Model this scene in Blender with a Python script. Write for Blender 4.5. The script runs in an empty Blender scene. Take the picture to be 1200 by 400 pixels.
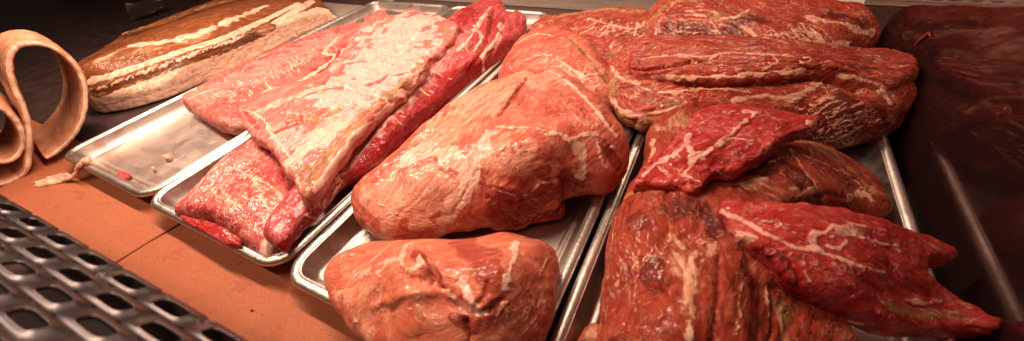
import bpy, bmesh, math, random
import numpy as np
from mathutils import Vector, Matrix
from mathutils.bvhtree import BVHTree

random.seed(7)
SC = bpy.context.scene
COL = SC.collection

# ------------------------------------------------------------------ camera
F = 444.681
ROT = np.array([[0.8897, -0.2313, 0.3937], [0.4464, 0.6214, -0.6439], [-0.0957, 0.7486, 0.6561]])
CAM = np.array([0.5802, -0.0713, 0.3148])

def ray(x, y):
    d = ROT @ np.array([(x - 600.0) / F, -(y - 200.0) / F, -1.0])
    return d

def at(x, y, z=0.0):
    """point at height z seen at photo position (x, y)"""
    d = ray(x, y)
    return CAM + d * ((z - CAM[2]) / d[2])

# ------------------------------------------------------------------ scene helpers
def tag(o, label=None, cat=None, group=None, kind=None):
    if label: o['label'] = label
    if cat: o['category'] = cat
    if group: o['group'] = group
    if kind: o['kind'] = kind
    return o

def empty(name, loc, rz=0.0):
    o = bpy.data.objects.new(name, None)
    o.empty_display_size = 0.02
    COL.objects.link(o)
    o.location = loc
    o.rotation_euler = (0, 0, rz)
    return o

def link(name, me, mat, parent=None, smooth=True):
    o = bpy.data.objects.new(name, me)
    COL.objects.link(o)
    if mat: me.materials.append(mat)
    if parent: o.parent = parent
    if smooth:
        me.polygons.foreach_set('use_smooth', np.ones(len(me.polygons), dtype=bool))
    me.update()
    return o

def mesh_np(name, V, Fq):
    me = bpy.data.meshes.new(name)
    V = np.asarray(V, dtype=np.float32); Fq = np.asarray(Fq, dtype=np.int32)
    n = len(Fq); k = Fq.shape[1]
    me.vertices.add(len(V)); me.vertices.foreach_set('co', V.ravel())
    me.loops.add(n * k); me.loops.foreach_set('vertex_index', Fq.ravel())
    me.polygons.add(n)
    me.polygons.foreach_set('loop_start', np.arange(0, n * k, k, dtype=np.int32))
    me.update(calc_edges=True)
    me.validate()
    return me

# ------------------------------------------------------------------ numpy noise
_rng = np.random.default_rng(11)
_TAB = _rng.random((32, 32, 32)).astype(np.float32)

def vnoise(P, scale, seed=0):
    """smooth value noise, -1..1"""
    p = P * scale + np.array([seed * 7.31, seed * 3.77, seed * 5.13])
    i = np.floor(p).astype(np.int64); f = (p - i).astype(np.float32)
    f = f * f * (3 - 2 * f)
    i0 = i & 31; i1 = (i + 1) & 31
    x0, y0, z0 = i0[:, 0], i0[:, 1], i0[:, 2]; x1, y1, z1 = i1[:, 0], i1[:, 1], i1[:, 2]
    fx, fy, fz = f[:, 0], f[:, 1], f[:, 2]
    def L(a, b, t): return a + (b - a) * t
    c00 = L(_TAB[x0, y0, z0], _TAB[x1, y0, z0], fx); c10 = L(_TAB[x0, y1, z0], _TAB[x1, y1, z0], fx)
    c01 = L(_TAB[x0, y0, z1], _TAB[x1, y0, z1], fx); c11 = L(_TAB[x0, y1, z1], _TAB[x1, y1, z1], fx)
    return L(L(c00, c10, fy), L(c01, c11, fy), fz) * 2 - 1

def fbm(P, scale, octv=3, seed=0):
    s = 0; a = 1.0; t = 0
    for k in range(octv):
        s = s + a * vnoise(P, scale * 2 ** k, seed + k * 1.7); t += a; a *= 0.5
    return s / t

# ------------------------------------------------------------------ curves
def spline(pts, closed=False, n=6):
    p = np.asarray(pts, float); m = len(p); out = []
    rng = range(m) if closed else range(m - 1)
    for i in rng:
        if closed: a, b, c, d = p[(i - 1) % m], p[i], p[(i + 1) % m], p[(i + 2) % m]
        else: a, b, c, d = p[max(i - 1, 0)], p[i], p[i + 1], p[min(i + 2, m - 1)]
        for k in range(n):
            t = k / n
            out.append(0.5 * ((2 * b) + (-a + c) * t + (2 * a - 5 * b + 4 * c - d) * t * t + (-a + 3 * b - 3 * c + d) * t ** 3))
    if not closed: out.append(p[-1])
    return np.array(out)

def seg_dist(P, A, B, chunk=20000):
    """distance of points P to the polyline segments A->B (any dimension)"""
    out = np.empty(len(P), np.float32)
    d = B - A; L2 = np.maximum((d * d).sum(1), 1e-12)
    for s in range(0, len(P), chunk):
        q = P[s:s + chunk]
        w = q[:, None, :] - A[None]
        t = np.clip((w * d[None]).sum(2) / L2[None], 0, 1)
        r = w - t[:, :, None] * d[None]
        out[s:s + chunk] = np.sqrt((r * r).sum(2).min(1))
    return out

def poly_sdf(P, V):
    A = V; B = np.roll(V, -1, 0)
    dist = seg_dist(P, A, B)
    ins = np.zeros(len(P), bool)
    for a, b in zip(A, B):
        if a[1] == b[1]: continue
        c = (a[1] > P[:, 1]) != (b[1] > P[:, 1])
        ins ^= c & (P[:, 0] < (b[0] - a[0]) * (P[:, 1] - a[1]) / (b[1] - a[1]) + a[0])
    return np.where(ins, -dist, dist)

# ------------------------------------------------------------------ surface nets
def surface_nets(f, org, h):
    nx, ny, nz = f.shape
    s = f < 0
    cnt = np.zeros((nx - 1, ny - 1, nz - 1), np.int16); acc = np.zeros((nx - 1, ny - 1, nz - 1, 3), np.float32)
    corners = [(i, j, k) for i in (0, 1) for j in (0, 1) for k in (0, 1)]
    def sl(a, c): return a[c[0]:nx - 1 + c[0], c[1]:ny - 1 + c[1], c[2]:nz - 1 + c[2]]
    nin = sum(sl(s, c).astype(np.int8) for c in corners)
    act = (nin > 0) & (nin < 8)
    ii = np.argwhere(act)
    fa = np.array([f[ii[:, 0] + c[0], ii[:, 1] + c[1], ii[:, 2] + c[2]] for c in corners])
    ac = np.zeros((len(ii), 3)); cn = np.zeros(len(ii))
    for a in range(8):
        for b in range(a + 1, 8):
            ca, cb = np.array(corners[a]), np.array(corners[b])
            if np.abs(ca - cb).sum() != 1: continue
            m = (fa[a] < 0) != (fa[b] < 0)
            t = np.where(m, fa[a] / np.where(m, fa[a] - fa[b], 1), 0)
            ac += m[:, None] * (ca + t[:, None] * (cb - ca)); cn += m
    V = (ii + ac / cn[:, None]) * h + org
    idx = -np.ones(act.shape, np.int64); idx[ii[:, 0], ii[:, 1], ii[:, 2]] = np.arange(len(ii))
    faces = []
    for ax in range(3):
        o = [np.arange(n) for n in f.shape]
        lo = [slice(1, n - 1) for n in f.shape]; lo[ax] = slice(0, f.shape[ax] - 1)
        hi = list(lo); hi[ax] = slice(1, f.shape[ax])
        a = s[tuple(lo)]; b = s[tuple(hi)]
        e = np.argwhere(a != b); base = np.array([l.start for l in lo]); e = e + base
        fl = a[tuple((e - base).T)]
        u, v = (ax + 1) % 3, (ax + 2) % 3
        du = np.eye(3, dtype=int)[u]; dv = np.eye(3, dtype=int)[v]
        q = np.stack([idx[tuple((e - du - dv).T)], idx[tuple((e - dv).T)], idx[tuple(e.T)], idx[tuple((e - du).T)]], 1)
        q[~fl] = q[~fl][:, ::-1]
        faces.append(q)
    Q = np.concatenate(faces); Q = Q[(Q >= 0).all(1)]
    return V, Q

def rbf(pts):
    """smooth height map through (x, y, value) points"""
    p = np.asarray(pts, float)
    if len(p) == 1: return lambda X: np.full(len(X), p[0, 2])
    D = np.linalg.norm(p[:, None, :2] - p[None, :, :2], axis=2)
    n = len(p); A = np.zeros((n + 1, n + 1)); A[:n, :n] = -np.sqrt(D ** 2 + 0.02 ** 2); A[:n, n] = 1; A[n, :n] = 1
    w = np.linalg.solve(A, np.append(p[:, 2], 0))
    def ev(X):
        d = np.linalg.norm(X[:, None, :2] - p[None, :, :2], axis=2)
        return -np.sqrt(d ** 2 + 0.02 ** 2) @ w[:n] + w[n]
    return ev

def vnormals(V, Q):
    n = np.cross(V[Q[:, 2]] - V[Q[:, 0]], V[Q[:, 3]] - V[Q[:, 1]])
    N = np.zeros_like(V)
    for k in range(4): np.add.at(N, Q[:, k], n)
    return N / np.maximum(np.linalg.norm(N, axis=1, keepdims=True), 1e-12)

# ------------------------------------------------------------------ a cut of meat
def cut_of_meat(name, outline, top, bottom, mat, r_top=0.02, r_bot=0.012, h=0.0013, lumps=((45, .0018), (120, .0008), (380, .0003)),
                strokes=(), fibre=None, parent=None, warp=.0022, creases=((42, .0015, .10), (95, .0009, .12), (210, .0004, .15)), seed=0, thick=None, spln=5, holes=()):
    """outline: (x, y, z) seen in the photo at height z; top / bottom: surface heights; strokes: seams, fat, colour patches, grooves
    that follow the surface in 3-D."""
    O = np.array([at(*p) for p in outline])
    V2 = spline(O[:, :2], True, spln)
    T = rbf([(*at(*p)[:2], p[2]) for p in top])
    lo = V2.min(0) - .008; hi = V2.max(0) + .008
    nx, ny = np.ceil((hi - lo) / h).astype(int) + 1
    gx = lo[0] + np.arange(nx) * h; gy = lo[1] + np.arange(ny) * h
    G = np.stack(np.meshgrid(gx, gy, indexing='ij'), -1).reshape(-1, 2)
    wob = np.stack([fbm(np.c_[G, 0 * G[:, 0]], 55, 2, seed + 31), fbm(np.c_[G, 0 * G[:, 0]], 55, 2, seed + 57)], 1) * warp
    d2 = poly_sdf(G + wob, V2)
    for hp in holes:
        HV = spline(np.array([at(*p) for p in hp])[:, :2], True, 5)
        d2 = np.maximum(d2, -poly_sdf(G + wob * .6, HV))
    zt = T(G)
    if thick is not None: zb = zt - thick
    elif np.isscalar(bottom): zb = np.full(len(G), float(bottom))
    else: zb = rbf([(*at(*p)[:2], p[2]) for p in bottom])(G)
    zt = np.maximum(zt, zb + .005)
    m = d2 < .004
    z0 = zb[m].min() - .008; z1 = zt[m].max() + .008
    nz = int(np.ceil((z1 - z0) / h)) + 1
    gz = z0 + np.arange(nz) * h
    zm = (zt + zb) / 2; hh = (zt - zb) / 2
    # rounded extrusion with its own top and bottom radius
    Z = gz[None, :] - zm[:, None]
    rt = np.minimum(r_top, hh * .98)[:, None]; rb = np.minimum(r_bot, hh * .98)[:, None]
    r = np.where(Z > 0, rt, rb)
    qx = d2[:, None] + r; qy = np.abs(Z) - hh[:, None] + r
    f = np.minimum(np.maximum(qx, qy), 0) + np.sqrt(np.maximum(qx, 0) ** 2 + np.maximum(qy, 0) ** 2) - r
    f = f.reshape(nx, ny, nz).astype(np.float32)
    V, Q = surface_nets(f, np.array([lo[0], lo[1], z0]), h)
    del f, qx, qy, Z, r
    # lumps
    if fibre:
        fa, fb = at(*fibre[0]), at(*fibre[1]); fx = fb - fa; fx /= np.linalg.norm(fx)
    else: fx = np.array([1.0, 0, 0])
    fy = np.cross([0, 0, 1.0], fx); fy /= np.linalg.norm(fy); fz = np.cross(fx, fy)
    FB = np.stack([V @ fx, V @ fy, V @ fz], 1)
    N = vnormals(V, Q)
    disp = np.zeros(len(V))
    for k, (s, a) in enumerate(lumps):
        disp += a * vnoise(FB * np.array([.45, 1, 1]), s, seed + k * 3.3)
    if creases:
        wq = FB * np.array([.32, 1, 1]) + np.stack([fbm(V, 30, 2, seed + 71), fbm(V, 30, 2, seed + 72), fbm(V, 30, 2, seed + 73)], 1) * .010
        for k, (s, a, wd) in enumerate(creases):
            rn = np.abs(vnoise(wq, s, seed + 80 + k)); pt = np.clip(vnoise(V, s * .5, seed + 90 + k) * 1.6 + .5, 0, 1)
            disp -= a * np.exp(-(rn / wd) ** 2) * pt
    V = V + N * disp[:, None]
    # strokes
    bvh = BVHTree.FromPolygons([tuple(v) for v in V], [tuple(q) for q in Q])
    ch = np.zeros((len(V), 4), np.float32); geo = np.zeros(len(V))
    org = Vector(CAM)
    W = V + np.stack([fbm(V, 140, 2, seed + 5), fbm(V, 140, 2, seed + 15), fbm(V, 140, 2, seed + 25)], 1) * .0022
    W += np.stack([vnoise(V, 430, seed + 6), vnoise(V, 430, seed + 16), vnoise(V, 430, seed + 26)], 1) * .0009
    CH = {'fat': 0, 'pale': 1, 'dark': 2, 'tan': 3}
    for st in strokes:
        kind, wpx, pts = st[:3]; val = st[3] if len(st) > 3 else 1.0; soft = st[4] if len(st) > 4 else .5
        pp = spline(np.array(pts, float), False, 5) if len(pts) > 1 else np.array(pts, float)
        P3 = []; wd = []
        for q in pp:
            d = ray(q[0], q[1])
            hit = bvh.ray_cast(org, Vector(d).normalized(), 5.0)
            if hit[0] is None: continue
            P3.append(np.array(hit[0])); wd.append((P3[-1] - CAM) @ d / (d @ d) / F)
        if not P3: continue
        P3 = np.array(P3); wm = wpx * (.92 if (kind == 'fat' and wpx < 12 and val > 0) else 1) * float(np.mean(wd)) * .5
        A, B = (P3[:-1], P3[1:]) if len(P3) > 1 else (P3, P3 + 1e-5)
        # leave out jumps over an edge
        if len(P3) > 1:
            L = np.linalg.norm(B - A, axis=1); ok = L < max(.03, 4 * np.median(L)); A, B = A[ok], B[ok]
            if len(A) == 0: continue
        mn = P3.min(0) - wm * 3 - .004; mx = P3.max(0) + wm * 3 + .004
        sel = np.where(((V > mn) & (V < mx)).all(1))[0]
        if not len(sel): continue
        wvar = 1.0 if (kind in ('cut', 'ridge') or soft < .35) else np.clip(.95 + .9 * vnoise(V[sel], 75, seed + len(pts) + wpx), .25, 1.8)
        dd = seg_dist((V if kind in ('cut', 'ridge') and soft < .4 else W)[sel], A, B)
        if kind in ('cut', 'ridge'):
            g = np.exp(-(dd / wm) ** 2) * val * .001
            geo[sel] += g if kind == 'ridge' else -g
        else:
            dd = dd / wvar
            e = np.clip((wm * (1 + soft) - dd) / (2 * soft * wm + 1e-9), 0, 1); e = e * e * (3 - 2 * e) * abs(val)
            c = CH[kind]
            if val > 0: ch[sel, c] = np.maximum(ch[sel, c], e)
            else: ch[sel, c] *= (1 - e)
            if kind == 'fat' and val > 0 and wpx < 12: geo[sel] += e * .0007
    N = vnormals(V, Q)
    V = V + N * geo[:, None]
    base = np.array([*V2.mean(0), V[:, 2].min()])
    me = mesh_np(name, V - (base if parent is None else np.array(parent.location)), Q)
    a = me.attributes.new('tissue', 'FLOAT_COLOR', 'POINT'); a.data.foreach_set('color', ch.ravel())
    a = me.attributes.new('grain', 'FLOAT_VECTOR', 'POINT'); a.data.foreach_set('vector', FB.astype(np.float32).ravel())
    o = link(name, me, mat, parent)
    if parent is None: o.location = base
    return o

def hatch(kind, w, a0, a1, b0, b1, n, val=.8, jit=3, bend=0, soft=.6, keep=.75, seed=1):
    """n grain lines running from edge a0-a1 to edge b0-b1"""
    rg = random.Random(seed); out = []
    for i in range(n):
        t = (i + rg.uniform(-.35, .35)) / max(n - 1, 1)
        p = np.array(a0) * (1 - t) + np.array(a1) * t; q = np.array(b0) * (1 - t) + np.array(b1) * t
        s = rg.uniform(0, 1 - keep); e = rg.uniform(keep, 1)
        d = q - p; nn = np.array([-d[1], d[0]]) / (np.hypot(*d) + 1e-6)
        pts = [tuple(p + d * (s + (e - s) * u) + nn * (bend * 4 * u * (1 - u) + rg.uniform(-jit, jit))) for u in (0, .33, .66, 1)]
        out.append((kind, w * (1.5 if kind == 'fat' else 1.2) * rg.uniform(.6, 1.4), pts, val * rg.uniform(.6, 1.1), soft))
    return out

# ------------------------------------------------------------------ materials
class NT:
    def __init__(s, name):
        s.m = bpy.data.materials.new(name); s.m.use_nodes = True
        s.t = s.m.node_tree; s.t.nodes.clear()
        s.out = s.n('ShaderNodeOutputMaterial')
    def n(s, typ, **kw):
        nd = s.t.nodes.new(typ)
        for k, v in kw.items(): setattr(nd, k, v)
        return nd
    def l(s, a, b): s.t.links.new(a, b)
    def set(s, sock, v):
        if isinstance(v, bpy.types.NodeSocket): s.l(v, sock)
        elif isinstance(v, (tuple, list)) and sock.type == 'RGBA' and len(v) == 3: sock.default_value = (*v, 1)
        else: sock.default_value = v
    def math(s, op, a, b=0.0, c=None, clamp=False):
        nd = s.n('ShaderNodeMath', operation=op, use_clamp=clamp)
        s.set(nd.inputs[0], a); s.set(nd.inputs[1], b)
        if c is not None: s.set(nd.inputs[2], c)
        return nd.outputs[0]
    def mix(s, f, a, b, blend='MIX'):
        nd = s.n('ShaderNodeMix', data_type='RGBA', blend_type=blend)
        s.set(nd.inputs[0], f); s.set(nd.inputs[6], a); s.set(nd.inputs[7], b)
        return nd.outputs[2]
    def ramp(s, x, lo, hi, a=0.0, b=1.0, smooth=True):
        nd = s.n('ShaderNodeMapRange', interpolation_type='SMOOTHSTEP' if smooth else 'LINEAR')
        s.set(nd.inputs[0], x); nd.inputs[1].default_value = lo; nd.inputs[2].default_value = hi
        nd.inputs[3].default_value = a; nd.inputs[4].default_value = b
        return nd.outputs[0]
    def noise(s, vec, scale, detail=3, rough=.55, dist=0.0, w=None):
        nd = s.n('ShaderNodeTexNoise')
        s.l(vec, nd.inputs['Vector']); nd.inputs['Scale'].default_value = scale
        nd.inputs['Detail'].default_value = detail; nd.inputs['Roughness'].default_value = rough
        nd.inputs['Distortion'].default_value = dist
        return nd.outputs['Fac']
    def scale(s, vec, v):
        nd = s.n('ShaderNodeMapping'); s.l(vec, nd.inputs[0]); nd.inputs['Scale'].default_value = v
        return nd.outputs[0]
    def bsdf(s, **kw):
        b = s.n('ShaderNodeBsdfPrincipled')
        for k, v in kw.items(): s.set(b.inputs[k.replace('_', ' ')], v)
        s.l(b.outputs[0], s.out.inputs[0]); return b
    def bump(s, h, strength, dist=.001, prev=None):
        nd = s.n('ShaderNodeBump'); nd.inputs['Strength'].default_value = strength; nd.inputs['Distance'].default_value = dist
        s.l(h, nd.inputs['Height'])
        if prev: s.l(prev, nd.inputs['Normal'])
        return nd.outputs[0]

FATC = (.80, .50, .38)

def meat_material(name, lean, pale, dark, fat=FATC, tan=(.42, .17, .06), marb=.5, fibres=.5, mottle=.5, rough=.46, sss=.06, coat=.42, bump=.5, ragged=.9):
    t = NT(name)
    g = t.n('ShaderNodeAttribute', attribute_name='grain').outputs['Vector']
    tis = t.n('ShaderNodeAttribute', attribute_name='tissue')
    sep = t.n('ShaderNodeSeparateColor'); t.l(tis.outputs['Color'], sep.inputs[0])
    fatm, palem, darkm = sep.outputs; tanm = tis.outputs['Alpha']
    # warped coordinates
    wn = t.n('ShaderNodeTexNoise'); t.l(g, wn.inputs['Vector']); wn.inputs['Scale'].default_value = 38; wn.inputs['Detail'].default_value = 2
    wv = t.n('ShaderNodeVectorMath', operation='MULTIPLY_ADD'); t.l(wn.outputs['Color'], wv.inputs[0]); wv.inputs[1].default_value = (.012,) * 3
    lw = t.n('ShaderNodeTexNoise'); t.l(g, lw.inputs['Vector']); lw.inputs['Scale'].default_value = 11; lw.inputs['Detail'].default_value = 1
    lv = t.n('ShaderNodeVectorMath', operation='MULTIPLY_ADD'); t.l(lw.outputs['Color'], lv.inputs[0]); lv.inputs[1].default_value = (.05, .075, .06); t.l(g, lv.inputs[2])
    t.l(lv.outputs[0], wv.inputs[2])
    w = wv.outputs[0]
    st = t.scale(w, (.16, 1, 1))
    fine = t.noise(st, 560, 3, .65)               # muscle fibres
    fib = t.noise(t.scale(w, (.13, 1, 1)), 210, 3, .6)
    mid = t.noise(t.scale(w, (.5, 1, 1)), 95, 4, .62)
    big = t.noise(g, 26, 3, .5)
    grit = t.noise(g, 800, 2, .6)
    def vein(sc, stretch, wd, lo, hi, ps):
        v = t.math('ABSOLUTE', t.math('SUBTRACT', t.noise(t.scale(w, stretch), sc, 2, .5), .5))
        return t.math('MULTIPLY', t.ramp(v, .002, wd, 1, 0), t.ramp(t.noise(g, ps, 2, .5), lo, hi))
    v1 = vein(105, (.34, 1, 1), .018, .46, .60, 42); v2 = vein(300, (.16, 1, 1), .035, .45, .60, 60)
    veins = t.math('MULTIPLY', t.math('MAXIMUM', v1, t.math('MULTIPLY', v2, .75)), marb)
    crease = t.math('MULTIPLY', vein(130, (.26, 1, 1), .014, .48, .60, 47.5), .8)
    fleck = t.math('MULTIPLY', t.ramp(t.noise(t.scale(w, (.35, 1, 1)), 420, 2, .6), .66, .74), marb)
    # base
    c = t.mix(t.math('MULTIPLY', t.ramp(mid, .42, .66), mottle), lean, pale)
    c = t.mix(t.math('MULTIPLY', t.ramp(big, .52, .68), mottle * .8), c, dark)
    fm = t.ramp(fine, .50, .66); fm2 = t.ramp(fib, .50, .66)
    fd = t.ramp(fine, .50, .34); fd2 = t.ramp(fib, .49, .34)
    c = t.mix(t.math('MULTIPLY', fm2, fibres * .5), c, pale)
    c = t.mix(t.math('MULTIPLY', fd2, fibres * .42), c, dark)
    c = t.mix(t.math('MULTIPLY', fm, fibres * .3), c, pale)
    c = t.mix(t.math('MULTIPLY', fd, fibres * .3), c, dark)
    def soft(mask, amt=ragged * .75):
        e = t.math('ADD', mask, t.math('MULTIPLY', t.math('SUBTRACT', mid, .5), amt))
        e = t.math('ADD', e, t.math('MULTIPLY', t.math('SUBTRACT', fib, .5), amt * .7))
        return t.math('MULTIPLY', t.ramp(e, .26, .62), t.ramp(mask, .02, .2))
    pm = soft(palem); dm = soft(darkm); tm = soft(tanm)
    tex_pale = t.mix(t.math('MULTIPLY', fm2, .5), pale, fat)
    tex_pale = t.mix(t.math('MULTIPLY', fd2, .35), tex_pale, lean)
    tex_pale = t.mix(t.math('MULTIPLY', fd, .2), tex_pale, lean)
    c = t.mix(t.math('MULTIPLY', pm, .9), c, tex_pale)
    tanc = t.mix(t.math('MULTIPLY', t.ramp(mid, .38, .62), .8), tan, tuple(x * .4 for x in tan))
    tanc = t.mix(t.math('MULTIPLY', fm2, .4), tanc, fat)
    c = t.mix(t.math('MULTIPLY', tm, .9), c, tanc)
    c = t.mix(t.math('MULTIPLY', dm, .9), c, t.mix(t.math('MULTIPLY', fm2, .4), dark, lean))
    c = t.mix(crease, c, tuple(x * .5 for x in dark))
    fx = soft(fatm, ragged)
    fatall = t.math('MAXIMUM', t.math('MAXIMUM', fx, veins), fleck)
    fcol = t.mix(t.math('MULTIPLY', t.ramp(mid, .44, .64), .5), fat, (fat[0] * .84, fat[1] * .58, fat[2] * .46))
    fcol = t.mix(t.math('MULTIPLY', fd, .35), fcol, (fat[0] * .70, fat[1] * .36, fat[2] * .27))
    fcol = t.mix(t.math('MULTIPLY', fd2, .3), fcol, (fat[0] * .66, fat[1] * .33, fat[2] * .22))
    c = t.mix(t.math('MULTIPLY', fatall, t.math('MULTIPLY', t.ramp(fib, .34, .56, .62, .96), t.ramp(fine, .34, .5, .84, 1))), c, fcol)
    rg = t.math('ADD', t.math('MULTIPLY', t.ramp(mid, .35, .7), .18), rough - .08)
    rg = t.math('ADD', rg, t.math('MULTIPLY', fatall, .05))
    h = t.math('ADD', t.math('MULTIPLY', fine, .4), t.math('MULTIPLY', fatall, .45))
    h = t.math('ADD', h, t.math('MULTIPLY', fib, .7)); h = t.math('ADD', h, t.math('MULTIPLY', mid, 1.7))
    h = t.math('ADD', h, t.math('MULTIPLY', grit, .18)); h = t.math('SUBTRACT', h, t.math('MULTIPLY', crease, .8))
    nb = t.bump(h, bump, .0028)
    wet = t.math('ADD', t.noise(g, 150, 2, .5), t.math('MULTIPLY', fib, .35))
    nw = t.bump(wet, .38, .0030)
    b = t.bsdf(Base_Color=c, Roughness=rg, Normal=nb, Specular_IOR_Level=.05, Coat_Weight=coat, Coat_Roughness=.055)
    t.l(nw, b.inputs['Coat Normal'])
    b.inputs['Subsurface Weight'].default_value = sss
    b.inputs['Subsurface Radius'].default_value = (1, .3, .15); b.inputs['Subsurface Scale'].default_value = .003
    return t.m

def aluminium(name, rim=False):
    t = NT(name)
    P = t.n('ShaderNodeTexCoord').outputs['Object']
    br = t.noise(t.scale(P, (1, .05, 1)), 420, 3, .6)
    sc = t.noise(t.scale(P, (.2, .9, 1)), 120, 4, .65)
    bl = t.noise(P, 34, 4, .6)
    scr = t.math('ABSOLUTE', t.math('SUBTRACT', t.noise(t.scale(P, (1, .3, 1)), 75, 2, .5, .4), .5))
    scr = t.math('MULTIPLY', t.ramp(scr, .0, .006, 1, 0), t.ramp(t.noise(P, 50, 2), .5, .6))
    if rim:
        sp = t.ramp(t.noise(P, 420, 3, .7), .56, .68)
        pt = t.ramp(t.noise(P, 60, 3, .6), .42, .62)
        m = t.math('MULTIPLY', sp, pt)
        c = t.mix(m, (.68, .63, .56), (.20, .15, .11))
        c = t.mix(t.math('MULTIPLY', t.ramp(bl, .5, .7), .35), c, (.36, .30, .24))
        rg = t.math('ADD', t.math('MULTIPLY', bl, .3), .22)
        nb = t.bump(t.math('ADD', t.noise(P, 300, 3), bl), .35, .0012)
    else:
        c = t.mix(t.math('MULTIPLY', t.ramp(bl, .42, .7), .35), (.52, .43, .375), (.40, .32, .275))
        c = t.mix(t.math('MULTIPLY', scr, .7), c, (.85, .80, .74))
        ju = t.math('MULTIPLY', t.ramp(t.noise(P, 17, 4, .6, .5), .54, .64), .5)
        c = t.mix(ju, c, (.34, .13, .09))
        sm = t.ramp(t.noise(t.scale(P, (1, .4, 1)), 210, 3, .7), .66, .74)
        c = t.mix(t.math('MULTIPLY', sm, .6), c, (.78, .60, .48))
        rg = t.math('ADD', t.math('MULTIPLY', sc, .22), .27)
        rg = t.math('ADD', rg, t.math('MULTIPLY', t.ramp(bl, .4, .7), .12))
        nb = t.bump(t.math('ADD', t.math('MULTIPLY', br, .5), t.math('ADD', sc, scr)), .16, .001)
    t.bsdf(Base_Color=c, Metallic=1.0, Roughness=rg, Normal=nb)
    return t.m

def simple(name, c1, c2, scale=40, rough=.5, metallic=0.0, bump=.2, stretch=(1, 1, 1), spec=.5):
    t = NT(name); P = t.n('ShaderNodeTexCoord').outputs['Object']
    n = t.noise(t.scale(P, stretch), scale, 4, .6)
    t.bsdf(Base_Color=t.mix(t.ramp(n, .35, .68), c1, c2), Roughness=t.ramp(n, .3, .7, rough - .06, rough + .08), Metallic=metallic,
           Normal=t.bump(n, bump, .001), Specular_IOR_Level=spec)
    return t.m

M_ALU = aluminium('aluminium'); M_RIM = aluminium('worn_aluminium', True)

def paper_mat():
    t = NT('kraft_paper'); P = t.n('ShaderNodeTexCoord').outputs['Object']
    f = t.noise(t.scale(P, (.7, 1.3, 1)), 700, 3, .7); b = t.noise(P, 22, 3, .5); g = t.noise(P, 1500, 2, .5)
    c = t.mix(t.ramp(f, .38, .66), (.31, .088, .037), (.40, .125, .054))
    c = t.mix(t.math('MULTIPLY', t.ramp(b, .5, .7), .45), c, (.34, .085, .03))
    c = t.mix(t.math('MULTIPLY', t.ramp(g, .64, .72), .4), c, (.25, .08, .03))
    sp = t.math('MULTIPLY', t.ramp(t.noise(P, 240, 2, .5), .735, .75), .8); c = t.mix(sp, c, (.08, .02, .01))
    sn = t.ramp(t.noise(P, 30, 4, .65, 1.0), .58, .66); c = t.mix(t.math('MULTIPLY', sn, .4), c, (.25, .055, .02))
    t.bsdf(Base_Color=c, Roughness=.72, Normal=t.bump(t.math('ADD', f, t.math('MULTIPLY', g, .4)), .35, .0008), Specular_IOR_Level=.3)
    return t.m
M_PAPER = paper_mat()
M_COUNTER = simple('dark_counter_steel', (.038, .019, .017), (.058, .030, .026), 30, .42, 0, .1)
M_DARKWALL = simple('dark_case_lining', (.036, .017, .015), (.052, .026, .023), 12, .5, 0, .1)

def steel_mat(name, base, rough, metal=1.0):
    t = NT(name); P = t.n('ShaderNodeTexCoord').outputs['Object']
    n = t.noise(t.scale(P, (.03, 1, 1)), 260, 3, .6); b = t.noise(P, 25, 3)
    s = t.math('ABSOLUTE', t.math('SUBTRACT', t.noise(P, 40, 2, .5, .6), .5)); s = t.math('MULTIPLY', t.ramp(s, 0, .006, 1, 0), t.ramp(t.noise(P, 31, 2), .52, .6))
    c = t.mix(t.ramp(n, .35, .65), base, tuple(x * .72 for x in base)); c = t.mix(t.math('MULTIPLY', s, .6), c, (.8, .76, .7))
    t.bsdf(Base_Color=c, Metallic=metal, Roughness=t.math('ADD', t.math('MULTIPLY', b, .2), rough), Normal=t.bump(n, .15, .0006))
    return t.m
M_STEEL = steel_mat('brushed_steel', (.50, .39, .32), .36, .25)
M_LIP = steel_mat('bright_steel', (.85, .74, .60), .3, .1)
M_GRILLE = steel_mat('grille_steel', (.105, .088, .088), .24)

def glass_mat():
    """dark smoked divider: a faint mirror with smears"""
    t = NT('smoked_divider'); P = t.n('ShaderNodeTexCoord').outputs['Object']
    n = t.noise(t.scale(P, (1, .5, 1.6)), 30, 3, .6)
    d = t.n('ShaderNodeBsdfDiffuse'); d.inputs[0].default_value = (.022, .009, .009, 1)
    g = t.n('ShaderNodeBsdfGlossy'); g.inputs[0].default_value = (.60, .43, .41, 1); t.l(t.ramp(n, .35, .7, .03, .10), g.inputs['Roughness'])
    fr = t.n('ShaderNodeLayerWeight'); fr.inputs[0].default_value = .35
    m = t.n('ShaderNodeMixShader'); t.l(t.ramp(fr.outputs['Fresnel'], 0, 1, .22, .9, False), m.inputs[0])
    t.l(d.outputs[0], m.inputs[1]); t.l(g.outputs[0], m.inputs[2]); t.l(m.outputs[0], t.out.inputs[0])
    return t.m
M_GLASS = glass_mat()

# ------------------------------------------------------------------ setting
def box_bm(bm, x0, x1, y0, y1, z0, z1):
    r = bmesh.ops.create_cube(bm, size=1.0)
    for v in r['verts']:
        v.co = Vector((x0 + (v.co.x + .5) * (x1 - x0), y0 + (v.co.y + .5) * (y1 - y0), z0 + (v.co.z + .5) * (z1 - z0)))
    return r['verts']

def bm_obj(name, bm, mat, parent=None, smooth=False, bevel=0):
    if bevel:
        bmesh.ops.bevel(bm, geom=bm.edges[:], offset=bevel, segments=3, affect='EDGES', profile=.5)
    bmesh.ops.recalc_face_normals(bm, faces=bm.faces)
    me = bpy.data.meshes.new(name); bm.to_mesh(me); bm.free()
    return link(name, me, mat, parent, smooth)

bm = bmesh.new(); box_bm(bm, -2.6, 1.6, -.9, 1.25, -.03, -.0015)
tag(bm_obj('counter', bm, M_COUNTER, bevel=.002), kind='structure')

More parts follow.
